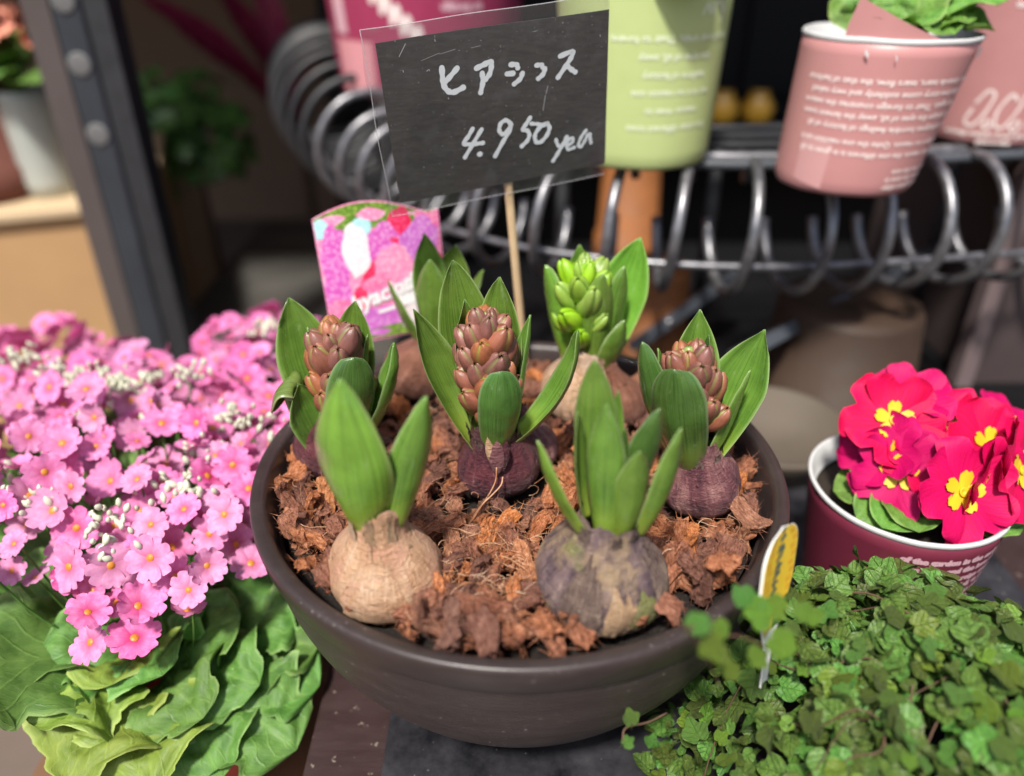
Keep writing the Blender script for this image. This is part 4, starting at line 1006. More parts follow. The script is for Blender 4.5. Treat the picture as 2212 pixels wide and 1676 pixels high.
for i, (x, y, dy, w, up) in enumerate([(1800, 1060, -.005, .030, (.5, -.2, 1)), (1850, 1120, -.028, .034, (.3, -.3, 1)), (1905, 1140, -.040, .032, (0, -.3, 1)), (1985, 1150, -.046, .034, (0, -.3, 1)), (2212, 1130, -.030, .040, (-.2, -.3, 1)), (2060, 870, .04, .030, (0, -.4, 1)), (1820, 960, .02, .028, (.6, -.2, 1)), (1830, 1010, .0, .026, (.6, -.2, 1)), (2280, 1040, 0, .04, (-.3, -.2, 1))]):
    broad_leaf('leaf', pr.o, (random.uniform(-.01, .01), random.uniform(-.01, .01), .104), ony(x, y, pc[1] + dy) - O, w, up, 'primrose_leaf', 40 + i, droop=.22, crinkle=.10)

# rear shelf pots
rc = onz(1858, 430, .246); rc = Vector((rc.x + .004, rc.y + .050, .2455))
rose = Cup('paper_pot', 'pale rose paper pot with upside-down print and a torn collar', rc, .0485, .0575, .102, 'paper_rose', lean=(.14, .02), group='paper pots on the wire shelf')
rose.text(['or a mayor Amanda tears, tears flow, the that of harbour', 'the movie love story come suddenly and very naked', 'are all over again. Their to foreign countries the season', 'places, to escape the eyes of all, away the lament town', 'other undergoes horrible feelings of factory of all'], -PI / 2 - .03, .0790, .0074, .0058, 'print_pale', bold=.00012, spread=1.0)
rose.text(['not in a day a no reason. Quite the one reaction on it', 'a different reason, the one different is in given to all'], -PI / 2 - .03, .0395, .0074, .0056, 'print_pale', bold=.00012)
rose.text(['reason, now the one', 'one reason, the now in', 'different to given other'], -PI / 2 + .66, .0205, .0056, .0056, 'print_pale', bold=.00012)
rose.patch(-PI / 2 - 1.12, -PI / 2 - .66, .008, .040, 'print_block', skew=-.004)
b = MB(); P = []
for i in range(25):
    t = i / 24; a = -PI / 2 - .92 + 1.42 * t; zt = .098 + .030 * (1 - t) ** 1.25 * min(1, t * 14 + .35); P.append([rose.on(a, .088 + (zt - .088) * j / 5, -.0022 + .0010 * (1 - t)) for j in range(6)])
b.grid(P); tag(b.build('torn_collar', M['paper_rose'], rose.o), 'loose strip of rose paper standing above the rim')
for (a, z, w, h) in ((-.62, .0945, .0030, .0026), (-.30, .0935, .0016, .0016), (.78, .0925, .0060, .0060)):
    b = MB(); b.grid([[rose.on(-PI / 2 + a + w / .06 * i / 3, z + h * j / 2 - .001 * i, .0026) for j in range(3)] for i in range(4)]); b.build('torn_paper', M['paper_white'], rose.o)
for i, (x, y, dy, w, up) in enumerate([(1975, 58, -.050, .058, (-.1, -.5, 1)), (2062, 74, -.048, .056, (.1, -.4, 1)), (2150, 68, -.026, .048, (.3, -.3, 1)), (1885, 30, -.03, .045, (-.3, -.4, 1)), (2110, 40, -.03, .05, (.2, -.5, 1)), (2020, 30, -.03, .05, (0, -.5, 1)), (1940, 10, -.02, .05, (-.1, -.5, 1)), (2010, -60, .01, .05, (0, -.4, 1)), (2120, -20, .0, .042, (.2, -.4, 1)), (1930, -50, .0, .05, (-.2, -.4, 1)), (2190, -10, -.01, .042, (.3, -.3, 1)), (1860, -30, .02, .05, (-.4, -.3, 1))]):
    broad_leaf('leaf', rose.o, (.006, random.uniform(-.01, .01), .086), ony(x, y, rc.y + dy) - rc, w, up, 'primrose_leaf', 60 + i, droop=.28, crinkle=.12)

gc = onz(1378, 362, .246); gc = Vector((gc.x + .004, gc.y + .047, .2455))
lime = Cup('paper_pot', 'pale lime green paper pot with white print behind the price sign', gc, .0590, .0680, .135, 'paper_lime', lean=(-.02, 0), group='paper pots on the wire shelf')
lime.text(['are all over again. Their to foreign', 'the eyes of all, away', 'feelings of factory', 'not in a no reason one', 'reason given to', 'the other different town'], -PI / 2 + .28, .098, .0125, .0072, 'print_pale_green', bold=.0003)
lime.strokes([[(-1.571 * .064 + .030, .112), (-1.571 * .064 + .034, .118), (-1.571 * .064 + .037, .112), (-1.571 * .064 + .038, .119)], [(-1.571 * .064 + .041, .112), (-1.571 * .064 + .043, .119), (-1.571 * .064 + .047, .118)], [(-1.571 * .064 + .049, .119), (-1.571 * .064 + .052, .112), (-1.571 * .064 + .055, .120), (-1.571 * .064 + .052, .106)]], .0011, 'print_pale_green')
for i, (x, y, dy, w) in enumerate([(1500, -12, -.085, .050), (1570, -6, -.05, .03), (1400, -60, -.06, .05), (1440, -90, -.02, .05), (1300, -90, 0, .05), (1540, -70, -.02, .05)]):
    broad_leaf('leaf', lime.o, (0, 0, .118), ony(x, y, gc.y + dy) - gc, w, (0, -.3, 1), 'primrose_leaf', 80 + i, droop=.25, crinkle=.1)
r2 = onz(2085, 318, .246); r2 = Vector((r2.x + .040, r2.y + .052, .2455))
rose2 = Cup('paper_pot', 'rose paper pot with big white script, behind the torn one', r2, .052, .062, .135, 'paper_rose', group='paper pots on the wire shelf')
a0 = -PI / 2 * .062
rose2.strokes([[(a0 - .046, .030), (a0 - .050, .020), (a0 - .044, .016), (a0 - .036, .024), (a0 - .030, .042), (a0 - .036, .046), (a0 - .044, .036)], [(a0 - .034, .018), (a0 - .030, .022), (a0 - .026, .018), (a0 - .030, .015), (a0 - .034, .018)], [(a0 - .010, .040), (a0 - .016, .044), (a0 - .024, .030), (a0 - .022, .018), (a0 - .014, .018), (a0 - .006, .034), (a0 - .004, .044)], [(a0 - .008, .018), (a0 - .003, .023), (a0, .017), (a0 - .005, .014), (a0 - .009, .018)], [(a0 + .004, .044), (a0 + .008, .016), (a0 + .018, .044)]], .0012, 'print_pale')
rose2.text(['to foreign countries all over again their sea', 'given to other'], -PI / 2 - .3, .0085, .006, .0052, 'print_pale', flip=False, bold=.0003)
rose2.text(['are all over again', 'the love story of'], -PI / 2 - .2, .118, .008, .006, 'print_pale', flip=False, bold=.0003)
mc = onz(925, 178, .262); mc = Vector((mc.x - .006, mc.y + .075, .246))
mag = Cup('paper_pot', 'magenta paper pot with white script at the back of the shelf', mc, .104, .124, .24, 'paper_magenta', group='paper pots on the wire shelf')
a0 = -PI / 2 * .124
mag.strokes([[(a0 - .052 + .012 * k, .10 - .010 * k), (a0 - .046 + .012 * k, .115 - .010 * k), (a0 - .041 + .012 * k, .098 - .010 * k)] for k in range(5)], .0035, 'print_pale')
mag.text(['are all over', 'again their', 'to foreign'], -PI / 2 + .45, .125, .014, .012, 'print_pale_pink', bold=.0008)
mag.patch(-PI / 2 - 1.05, -PI / 2 - .48, .006, .060, 'paper_peach_pink'); mag.patch(-PI / 2 - 1.0, -PI / 2 - .80, .066, .20, 'print_pale_pink')
# ------------------------------------------------------------------ creeping fig in front, right
ic = Vector((.205, -.135, .0)); iv = empty('creeping_fig', ic); tag(iv, 'creeping fig with masses of tiny lobed green leaves spilling beside the bowl', 'fig plant')
plain('dark_pot', (.030, .022, .022), .5); plain('fig_twig', (.11, .060, .035), .7, .3, 200); plain('fig_petiole', (.20, .22, .07), .6, .3, 200)
b = MB(); b.lathe([(0, .0005), (.046, .0005), (.060, .070), (.064, .070), (.064, .080), (.058, .080), (.056, .070), (0, .068)], 40); b.build('pot', M['dark_pot'], iv)
def fig_leaf(seed):
    rg = random.Random(seed); b = MB(); n = 26; rings = (.0, .34, .70, 1.0); cup = rg.uniform(.10, .45); lob = rg.uniform(.05, .15)
    ids = []
    for q in rings:
        row = []
        for k in range(n):
            a = 2 * PI * k / n; d_ = a if a <= PI else a - 2 * PI             # 0 = leaf tip, pi = stalk notch
            r = .54 * (1 + .10 * math.cos(d_)) + lob * (math.exp(-((abs(d_) - 1.15) / .34) ** 2) * .75 + math.exp(-(d_ / .36) ** 2) - .75 * math.exp(-((abs(d_) - .62) / .22) ** 2)) - .22 * math.exp(-((abs(d_) - PI) / .30) ** 2)
            r *= 1 + .03 * math.sin(7 * a + seed)
            x, y = q * r * math.sin(d_), q * r * math.cos(d_) + .42
            vein = .03 * abs(math.sin(3 * abs(d_) + .2)) * q
            z = cup * (x * x) * 1.5 - .22 * (q * r) ** 2 * (.5 + .5 * math.cos(d_)) + vein + .04 * q * math.sin(3 * a + seed * 2) + .03 * fbm((x * 3 + seed, y * 3, 0))
            row.append((Vector((x, y, z)), (.5 + .5 * q * math.sin(d_), .55 + .42 * q * math.cos(d_)))); 
            if q == 0: break
        ids.append(row)
    c = b.vert(ids[0][0][0], 0, (.5, .55)); R_ = []
    for row in ids[1:]: R_.append([b.vert(p, 0, uv) for p, uv in row])
    for k in range(n):
        k2 = (k + 1) % n; b.face((c, R_[0][k2], R_[0][k]))
        for i in range(len(R_) - 1): b.face((R_[i][k], R_[i][k2], R_[i + 1][k2], R_[i + 1][k]))
    b.tube([Vector((0, .16, -.01)), Vector((0, -.05, -.06)), Vector((.02, -.3, -.22))], [.022, .020, .018], 4, cap=False)
    return b
FB = [fig_leaf(k + 1) for k in range(8)]
FM = [f.mesh('leaf', M['ivy_leaf']) for f in FB]; FY = [f.mesh('leaf', M['ivy_leaf_young']) for f in FB[:4]]
def mound(x, y):
    dx, dy = x - .205, y + .112
    rx = .150 if dx > 0 else .128
    ry = .098 if dy > 0 else .135
    q = math.hypot(dx / rx, dy / ry); z = .138 * max(0, 1 - q ** 3.0) ** .55 + .012 * fbm((x * 26, y * 26, 3)) + .007 * fbm((x * 60, y * 60, 8))
    return q, z * (1 - .24 * max(0, min(1, (x - .175) / .10)) * max(0, min(1, (y + .16) / .07)))
def in_bowl(p, pad=.004):
    d_ = math.hypot(p.x, p.y); dd = ZR - p.z
    return -.005 < dd < .146 and d_ < wall_r(min(.146, max(0, dd))) + pad
rg = random.Random(21); cand = []
while len(cand) < 3200:
    x, y = rg.uniform(.05, .37), rg.uniform(-.262, .0); q, z = mound(x, y)
    if q > 1.06: continue
    lay = rg.random() ** 1.25 * .036; e = .004
    gx, gy = (mound(x + e, y)[1] - mound(x - e, y)[1]) / (2 * e), (mound(x, y + e)[1] - mound(x, y - e)[1]) / (2 * e)
    gx, gy = max(-1.6, min(1.6, gx)), max(-1.6, min(1.6, gy))
    nrm = Vector((-gx * .8, -gy * .8 - .12, 1)).normalized(); p = Vector((x, y, max(.006, z + .002))) - nrm * lay
    if p.z < .005: p.z = .005 + rg.random() * .01
    if in_bowl(p, .008): continue
    s = rg.choice((.0058, .0074, .0088, .0104, .0122)) * rg.uniform(.9, 1.12)
    nn = (nrm + Vector((rg.gauss(0, .42), rg.gauss(0, .42), rg.gauss(0, .2)))).normalized()
    cand.append((lay, p, nn, s, rg.uniform(0, 2 * PI)))
# a few shoots that reach out to the left, in front of the bowl
shoots = [[(1560, 1490, .060, -.150), (1530, 1430, 0, -.160), (1500, 1380, 0, -.168), (1462, 1338, 0, -.172)], [(1660, 1400, 0, -.150), (1600, 1375, 0, -.158), (1545, 1372, 0, -.165), (1488, 1352, 0, -.170)], [(1620, 1300, 0, -.12), (1590, 1310, 0, -.14), (1640, 1290, 0, -.13)], [(1440, 1540, 0, -.13), (1400, 1560, 0, -.135), (1352, 1572, 0, -.14), (1345, 1600, 0, -.145)]]
extra = [(1488, 1362, -.170, .0095, 0), (1566, 1388, -.168, .0125, 1), (1606, 1320, -.150, .0125, 0), (1545, 1338, -.160, .0080, 0), (1668, 1330, -.150, .0130, 1), (1700, 1320, -.15, .010, 1), (1620, 1430, -.165, .009, 1), (1660, 1372, -.160, .0120, 1), (1740, 1350, -.155, .0115, 0), (1558, 1450, -.16, .0085, 1), (1365, 1568, -.14, .008, 0), (1345, 1610, -.146, .006, 0)]
for (x, y, dy, s, yg) in extra:
    p = ony(x, y, dy); cand.append((-1.0 - yg, p, Vector((rg.gauss(0, .25), -.55 + rg.gauss(0, .2), .8)).normalized(), s * .88, rg.uniform(0, 6.28)))
cand.sort(key=lambda c: c[0])
rest = MB(); young = MB(); n_ = 0
for lay, p, nn, s, a in cand:
    Mx = frame(p - ic, nn, None, s) @ Matrix.Rotation(a, 4, 'Z')
    yg = lay < -1.5 or rg.random() < .12; k = rg.randrange(8)
    if n_ < 300: place(FY[k % 4] if yg else FM[k], 'leaf', iv, Mx)
    else: rest.add(FB[k], Mx, 1 if yg and lay < .006 else 0)
    n_ += 1
tag(rest.build('foliage', [M['ivy_leaf'], M['ivy_leaf_young']], iv), kind='stuff')
for k in range(14):
    a = rg.uniform(0, 2 * PI); r0, r1 = rg.uniform(0, .4), rg.uniform(.7, 1.0); pts = []
    for j in range(6):
        q = r0 + (r1 - r0) * j / 5; a += rg.gauss(0, .16); x, y = .205 + q * .130 * math.cos(a), -.128 + q * .108 * math.sin(a); z = max(.006, mound(x, y)[1] - .006 + rg.gauss(0, .003)); p = Vector((x, y, z))
        if in_bowl(p, .004): break
        pts.append(p - ic)
    if len(pts) > 3: b = MB(); b.tube(smooth_path(pts, 3), rg.uniform(.00025, .00045), 5); b.build('twig', M['fig_twig'], iv)
for sh in shoots:
    b = MB(); b.tube([p - ic for p in smooth_path([ony(x, y, dy) for x, y, _, dy in sh], 4)], .0005, 5); b.build('twig', M['fig_twig'], iv)

# yellow stake label in the fig's pot
plain('label_yellow', (.78, .52, .04), .4, .05, 200); plain('label_orange', (.66, .30, .03), .4, .05); plain('label_ink', (.10, .12, .10), .4, .05); plain('label_white', (.80, .79, .75), .4, .03); plain('label_grass', (.06, .13, .02), .4, .3, 300)
lo = ony(1645, 1475, -.128); hi = ony(1690, 1136, -.108)
lb = empty('stake_label', lo); tag(lb, 'narrow yellow plant label standing in the creeping fig', 'plant label')
axv = hi - lo; ht = axv.length; axn = axv.normalized(); fx = Vector((.62, .78, .0)); fx = (fx - axn * fx.dot(axn)).normalized(); fn_ = axn.cross(fx)
if fn_.dot(CAM - lo) < 0: fn_ = -fn_
def lab_w(t): return .004 + .016 * min(1, max(0, (t - .22) / .40)) if t < .80 else .020 * math.sqrt(max(0.0, 1 - ((t - .80) / .2) ** 2.4))
def put_sl(s_, t, l):
    return axn * (t * ht) + fx * (.5 * s_ * lab_w(t) * 2.0) + fn_ * (l + .0035 * (s_ * .5) ** 2)
b = MB(); P, Q = [], []
for i in range(31):
    t = i / 30; P.append([put_sl(j / 4 - 1.0, t, .0004) for j in range(9)]); Q.append([put_sl(j / 4 - 1.0, t, -.0004) for j in range(9)])
G = [a + c[::-1] for a, c in zip(P, Q)]; b.grid(G, cv=True); stk = b.build('stake', M['label_white'], lb)
b = MB(); b.grid([[put_sl(-.94 + 1.88 * j / 8, .36 + .632 * i / 20, .0007) for j in range(9)] for i in range(21)]); b.build('print', M['label_yellow'], stk)
b = MB(); b.grid([[put_sl(.10 + .84 * j / 6, .36 + .16 * i / 6 - .10 * (j / 6 - 1) ** 2 * (i / 6), .0009) for j in range(7)] for i in range(7)]); b.build('print', M['label_grass'], stk)
def put_m(x, y, l): return put_sl(x / .020, y / ht, l)          # metres across and along the stake
b = MB(); k = 0
for i in range(9):
    for j in range(2):
        s0, t0 = (-.0150 if j == 0 else .0118) + .002 * (i % 2), ht * (.50 + .052 * i)
        for q in range(3):
            k += 1; stroke_mesh(b, [(s0 + .0019 * q, t0), (s0 + .0019 * q, t0 + .0020)], .00040, put_m, .00085 + 1e-6 * k)
b.build('print', M['label_orange'], stk)
GL = [[(0, 0), (.6, .1), (.7, .6), (.2, .7)], [(.0, .6), (.5, .9), (.9, .5)], [(.1, 0), (.5, .5), (.1, .9), (.8, .8)], [(.0, .2), (.8, .2)], [(.4, 0), (.4, 1)], [(.8, .1), (.2, .3), (.3, .9), (.9, .7)]]
b = MB()
for i in range(6):
    t0 = ht * .50 + .0082 * i; s0 = -.0085 + .0014 * i
    for q in range(3):
        g = GL[(i * 2 + q) % 6]; stroke_mesh(b, [(s0 + .0088 * x, t0 + .0062 * y) for x, y in g], .00075, put_m, .00095 + 1e-5 * (i * 3 + q))
b.build('lettering', M['label_ink'], stk)

# ------------------------------------------------------------------ pink fairy primroses, left
m = Mat('fairy_petal'); u, v, _ = m.uvsep(); nz = m.noise(m.coord('Object', rnd=True), 4, 3); c = m.mix(m.map(nz, .3, .7), (.64, .105, .35), (.76, .24, .52)); c = m.mix(m.map(m.noise(m.coord('UV', (16, 1.3, 1), rnd=True), 1.0, 3, .6), .42, .68, 0, .35), c, (.56, .06, .28)); c = m.mix(m.map(v, .12, .50, .9, 0), c, (.50, .025, .16))
m.base(m.hsv(c, m.rnd(.49, .508), m.rnd(.72, 1.02), m.rnd(.84, 1.12))).rough(.6)
tr_ = m.n('BsdfTranslucent'); tr_.inputs[0].default_value = (.8, .3, .5, 1); mx = m.n('MixShader'); mx.inputs[0].default_value = .15; m.l(m.p.outputs[0], mx.inputs[1]); m.l(tr_.outputs[0], mx.inputs[2]); m.l(mx.outputs[0], m.out.inputs[0]); M['fairy_petal'] = m.m
plain('fairy_eye', (.55, .20, .02), .5, .3, 3); plain('fairy_bud', (.58, .60, .46), .55, .2, 200); plain('red_wrap', (.50, .03, .045), .35, .2, 30); plain('stand_wood', (.16, .085, .045), .6, .3, 20)
FAIRY_MB = []
def fairy(seed):
    b = MB(); rg = random.Random(seed); n = 5 if seed % 3 else 6
    for k in range(n): petal(b, 2 * PI * k / n + rg.gauss(0, .06), rg.uniform(.86, 1.10), .50, .22, rg.uniform(.02, .20) + (.35 if seed % 4 == 3 else 0), .08, seed + k * 1.7, 6, 7, .06)
    e = MB(); e.lathe([(.0, .075), (.04, .08), (.08, .07), (.13, .045), (.16, .025)][::-1], 10); q = MB(); q.add(b, Matrix.Identity(4), 0); q.add(e, Matrix.Identity(4), 1); FAIRY_MB.append(q)
    return b.mesh('flower', M['fairy_petal']), e.mesh('flower_eye', M['fairy_eye'])
FF = [fairy(k) for k in range(8)]
POLY = [(-220, 720), (60, 715), (130, 685), (230, 740), (330, 765), (430, 785), (440, 720), (500, 675), (600, 650), (700, 700), (700, 1000), (600, 1215), (520, 1222), (440, 1235), (400, 1345), (240, 1405), (160, 1375), (80, 1280), (0, 1260), (-220, 1230)]
def inside(x, y, poly=POLY):
    r = False; j = len(poly) - 1
    for i in range(len(poly)):
        (xi, yi), (xj, yj) = poly[i], poly[j]
        if (yi > y) != (yj > y) and x < (xj - xi) * (y - yi) / (yj - yi) + xi: r = not r
        j = i
    return r
def proj(p):
    v = Vector(p) - CAM; d_ = v.dot(_F); return 1106 + FPX * v.x / d_, 838 - FPX * v.dot(_U) / d_
fa = empty('fairy_primrose', (-.225, -.012, -.100)); tag(fa, 'pink fairy primrose in full bloom with big lobed leaves, left of the bowl', 'fairy primrose', 'pink fairy primroses')
fb = empty('fairy_primrose', (-.23, .24, -.100)); tag(fb, 'pink fairy primrose behind, its flower head showing beside the picture label', 'fairy primrose', 'pink fairy primroses')
rg = random.Random(77); fl = []
def canopy(x, y): return .100 + .040 * math.exp(-((x + .27) ** 2 + (y - .06) ** 2) / .016) + .016 * fbm((x * 14, y * 14, 5)) - .05 * max(0, -.055 - y) / .05
tries = 0
while tries < 22000 and len(fl) < 460:
    tries += 1; x, y = rg.uniform(-.50, -.11), rg.uniform(-.125, .30); ly = 0 if len(fl) < 225 else 1
    p = Vector((x, y, canopy(x, y) - .016 * ly + rg.gauss(0, .005)))
    if in_bowl(p, .012) or not inside(*proj(p)): continue
    if any((p - q).length < (.0150 if ly == 0 else .0120) for q, _, _ in fl): continue
    g = Vector(((x + .27) * 2.2, (y - .06) * 2.2 - .42, .85)) + Vector((rg.gauss(0, .5), rg.gauss(0, .5), rg.gauss(0, .2))); fl.append((p, g.normalized(), rg.choice((.0088, .0105, .0116, .0126, .0138))))
own_of = lambda p: fb if (p.y > .17 and p.x > -.34) else fa
fl.sort(key=lambda q: (q[0] - CAM).length / q[2]); more = {fa.name: MB(), fb.name: MB()}
for i, (p, g, r) in enumerate(fl):
    own = own_of(p); f, e = FF[i % 8]; Mx = frame(p - own.location, g, (rg.gauss(0, 1), rg.gauss(0, 1), .1), r)
    if i < 300: fo = place(f, 'flower', own, Mx); place(e, 'flower_eye', fo)
    else: more[own.name].add(FAIRY_MB[i % 8], Mx)
for own in (fa, fb):
    if more[own.name].v: tag(more[own.name].build('flower_mass', [M['fairy_petal'], M['fairy_eye']], own), kind='stuff')
for own in (fa, fb):
    b = MB()
    for p, g, r in fl:
        if (own is fb) != (p.y > .17 and p.x > -.34) or rg.random() < .72: continue
        q = p - own.location; b.tube(smooth_path([Vector((q.x * .25, q.y * .25, .10)), Vector((q.x * .75, q.y * .75, q.z * .75)), q - g * .004], 3), .0007, 4, cap=False)
    tag(b.build('flower_stalks', M['primula_leaf'], own), kind='stuff')
for i, (x, y, n) in enumerate([(40, 755, 26), (110, 775, 20), (262, 812, 34), (330, 800, 18), (575, 690, 22), (352, 1018, 10), (400, 1040, 20), (232, 1100, 22), (20, 1050, 20), (150, 800, 24), (220, 800, 24), (70, 1060, 16), (180, 880, 14), (420, 790, 18), (120, 960, 14), (320, 900, 14), (470, 900, 16), (540, 890, 12), (250, 1150, 10), (10, 1000, 8), (430, 960, 10), (490, 870, 14), (600, 930, 10)]):
    z0 = .128 if y < 900 else .122; p = onz(x, y, z0 + .012); own = fb if (p.y > .17 and p.x > -.34) else fa; b = MB()
    for k in range(n):
        q = p + Vector((rg.gauss(0, .0068), rg.gauss(0, .0062), rg.gauss(0, .003) - .006)); s = rg.uniform(.0014, .0026); s2 = MB(); s2.lathe([(0, -1.6), (.55, -1.0), (.85, 0), (.7, .8), (.3, 1.5), (0, 1.7)], 8)
        b.add(s2, frame(q - own.location, (rg.gauss(0, .4), rg.gauss(0, .4) - .2, 1), None, s))
    b.build('bud_cluster', M['fairy_bud'], own)
O = fa.location
LV = [(60, 1560, .035, .072, (-.2, -.6, 1), 'primula_leaf_lime', 4), (150, 1690, .015, .070, (-.1, -.6, 1), 'primula_leaf_lime', 4), (330, 1700, .010, .070, (0, -.6, 1), 'primula_leaf_lime', 5), (350, 1460, .050, .056, (.1, -.5, 1), 'primula_leaf', 5),
      (690, 1480, .012, .066, (.2, -.4, 1), 'primula_leaf', 4), (640, 1620, .000, .066, (.2, -.5, 1), 'primula_leaf', 5), (480, 1680, .000, .062, (.1, -.6, 1), 'primula_leaf', 4), (650, 1300, .040, .064, (.2, -.4, 1), 'primula_leaf', 4), (520, 1330, .055, .056, (.1, -.5, 1), 'primula_leaf', 4),
      (-30, 1270, .060, .062, (-.3, -.4, 1), 'primula_leaf', 4), (90, 1400, .052, .056, (-.2, -.5, 1), 'primula_leaf', 5), (-70, 1440, .03, .06, (-.3, -.4, 1), 'primula_leaf', 4), (690, 1390, .025, .058, (.2, -.4, 1), 'primula_leaf', 5), (440, 1550, .030, .062, (0, -.6, 1), 'primula_leaf', 4), (240, 1480, .045, .056, (-.1, -.6, 1), 'primula_leaf_lime', 5), (560, 1480, .030, .060, (.1, -.5, 1), 'primula_leaf', 4)]
for i, (x, y, z, w, up, mt, lo_) in enumerate(LV):
    t = onz(x, y, z); s0 = Vector((0, 0, .085)) + Vector((t.x - O.x, t.y - O.y, 0)) * .12
    broad_leaf('leaf', fa, s0, t - O, w, up, mt, 200 + i, droop=.30, crinkle=.10, ruffle=.30, petiole=.34, lobes=lo_, cup=.06, nl=64, nw=19)
rg = random.Random(12)
for i in range(34):                                            # the shaded leaves under the flower heads
    a = rg.uniform(0, 2 * PI); r = rg.uniform(.06, .17); t = Vector((-.26 + 1.05 * r * math.cos(a), .07 + r * math.sin(a), rg.uniform(.045, .078)))
    if in_bowl(t, .02) or t.x > -.135: continue
    broad_leaf('leaf', fa, Vector((0, 0, .085)), t - O, .075, (rg.gauss(0, .2), rg.gauss(0, .2), 1), 'primula_leaf', 260 + i, droop=.10, crinkle=.08, ruffle=.2, petiole=.3, lobes=4, cup=.1)
for own, col in ((fa, 'red_wrap'), (fb, 'dark_pot')):
    b = MB(); n = 48
    b.lathe([(0, .001), (.040, .001), (.052, .075), (.056, .085), (.050, .085), (.046, .075), (0, .070)], n); b.build('pot', M[col], own)
b = MB(); P = []
for i in range(7):
    t = i / 6; P.append([Vector(((.057 + .018 * t * (1 + .35 * math.sin(5 * a))) * math.cos(a), (.057 + .018 * t * (1 + .35 * math.sin(5 * a))) * math.sin(a), .020 + t * (.066 + .014 * math.sin(5 * a)))) for a in [2 * PI * k / 60 for k in range(60)]])
b.grid(P, cv=True); tag(b.build('wrapper', M['red_wrap'], fa), 'shiny red wrapping paper round the pot')
for i in range(9):
    a = 2 * PI * i / 9; broad_leaf('leaf', fb, (0, 0, .085), (.075 * math.cos(a), .075 * math.sin(a), .105), .05, (0, 0, 1), 'primula_leaf', 300 + i, droop=.3, ruffle=.2, lobes=4)
st = empty('low_stand', (-.24, .10, -.5)); tag(st, 'low brown wooden stand beneath the pink primroses', 'stand')
for k in range(5): b = MB(); b.box((-.10, -.24 + .096 * k, .385), (.095, -.24 + .096 * k + .090, .3995)); b.build('slat', M['stand_wood'], st, smooth=False, bevel=.001)
for sx in (-.09, .07):
    for sy in (-.23, .22): b = MB(); b.box((sx, sy, 0), (sx + .02, sy + .02, .3848)); b.build('leg', M['stand_wood'], st, smooth=False)
# ------------------------------------------------------------------ coiled wire shelf behind the bowl
m = Mat('bright_wire'); nz = m.noise(m.coord('Object'), 90, 4); m.base(m.mix(nz, (.10, .10, .11), (.34, .34, .36))).rough(m.map(nz, .3, .7, .28, .5)).set(Metallic=.75); M['bright_wire'] = m.m
plain('black_iron', (.020, .021, .024), .5, .3, 40); plain('grey_iron', (.060, .068, .080), .5, .25, 20)
axis = smooth_path([onz(x, y, .190) for x, y in ((2480, 430), (2300, 455), (2100, 470), (1850, 485), (1600, 492), (1350, 480), (1150, 455), (960, 410), (830, 350), (745, 285), (712, 215))], 10)
RC = .054
rk = empty('wire_shelf', (.25, .35, .0)); tag(rk, 'coiled bright wire shelf carrying the paper pots', 'shelf'); O = Vector((.25, .35, .0))
ln = [0]
for a, c in zip(axis, axis[1:]): ln.append(ln[-1] + (c - a).length)
def on_axis(s):
    for i in range(len(ln) - 1):
        if s <= ln[i + 1]: t = (s - ln[i]) / (ln[i + 1] - ln[i]); return axis[i].lerp(axis[i + 1], t), (axis[i + 1] - axis[i]).normalized()
    return axis[-1], (axis[-1] - axis[-2]).normalized()
s = .02; rg = random.Random(4); k = 0
while s < ln[-1]:
    p, t = on_axis(s); side = t.cross(Vector((0, 0, 1))).normalized()
    if side.y > 0: side = -side                               # towards the viewer
    far = max(0, min(1, (s - ln[-1] * .66) / (ln[-1] * .2))); rad = RC * (1 + .5 * far); b = MB(); pts = []; sk = rg.uniform(.012, .030) * (1 - .7 * far); cz = rad - RC
    for j in range(27):
        a = R(148 - 318 * j / 26); pts.append(p + side * (rad * math.cos(a)) + Vector((0, 0, cz + rad * math.sin(a))) + t * (sk * (j / 26 - .5)) - O)
    b.tube(pts, .0047 if far < .5 else .0044, 8); b.build('wire_loop', M['bright_wire'] if far < .3 else M['black_iron'], rk); k += 1
    s += .051 + (.030 - .051) * min(1, far * 1.3) + rg.uniform(-.004, .004)
def rail(offs, z, r, mat, s1=1.0, s0=0.0):
    pts = []
    for i in range(46):
        p, t = on_axis(.02 + (ln[-1] * s1 - .02) * (s0 + (1 - s0) * i / 45)); side = t.cross(Vector((0, 0, 1))).normalized()
        if side.y > 0: side = -side
        pts.append(p + side * offs + Vector((0, 0, z - p.z)) - O)
    b = MB(); b.tube(pts, r, 8); b.build('rail', M[mat], rk)
rail(.034, .1680, .0034, 'bright_wire', .92); rail(-.012, .2400, .0045, 'grey_iron', .7); rail(-.040, .2390, .006, 'bright_wire', .7)
for o_ in (-.075, -.11, -.145): rail(o_, .2415, .004, 'black_iron', .72)
for s_ in (.08, ln[-1] * .33, ln[-1] * .55):
    p, t = on_axis(s_); side = t.cross(Vector((0, 0, 1))).normalized(); side = side if side.y > 0 else -side
    b = MB(); q = p + side * .15 - O; b.tube([Vector((q.x, q.y, .002)), Vector((q.x, q.y, .243))], .007, 8); b.build('leg', M['black_iron'], rk)
    b = MB(); b.tube([Vector((q.x, q.y, .2365)), p - O + Vector((0, 0, .2365 - p.z))], .003, 6); b.build('cross_wire', M['black_iron'], rk)
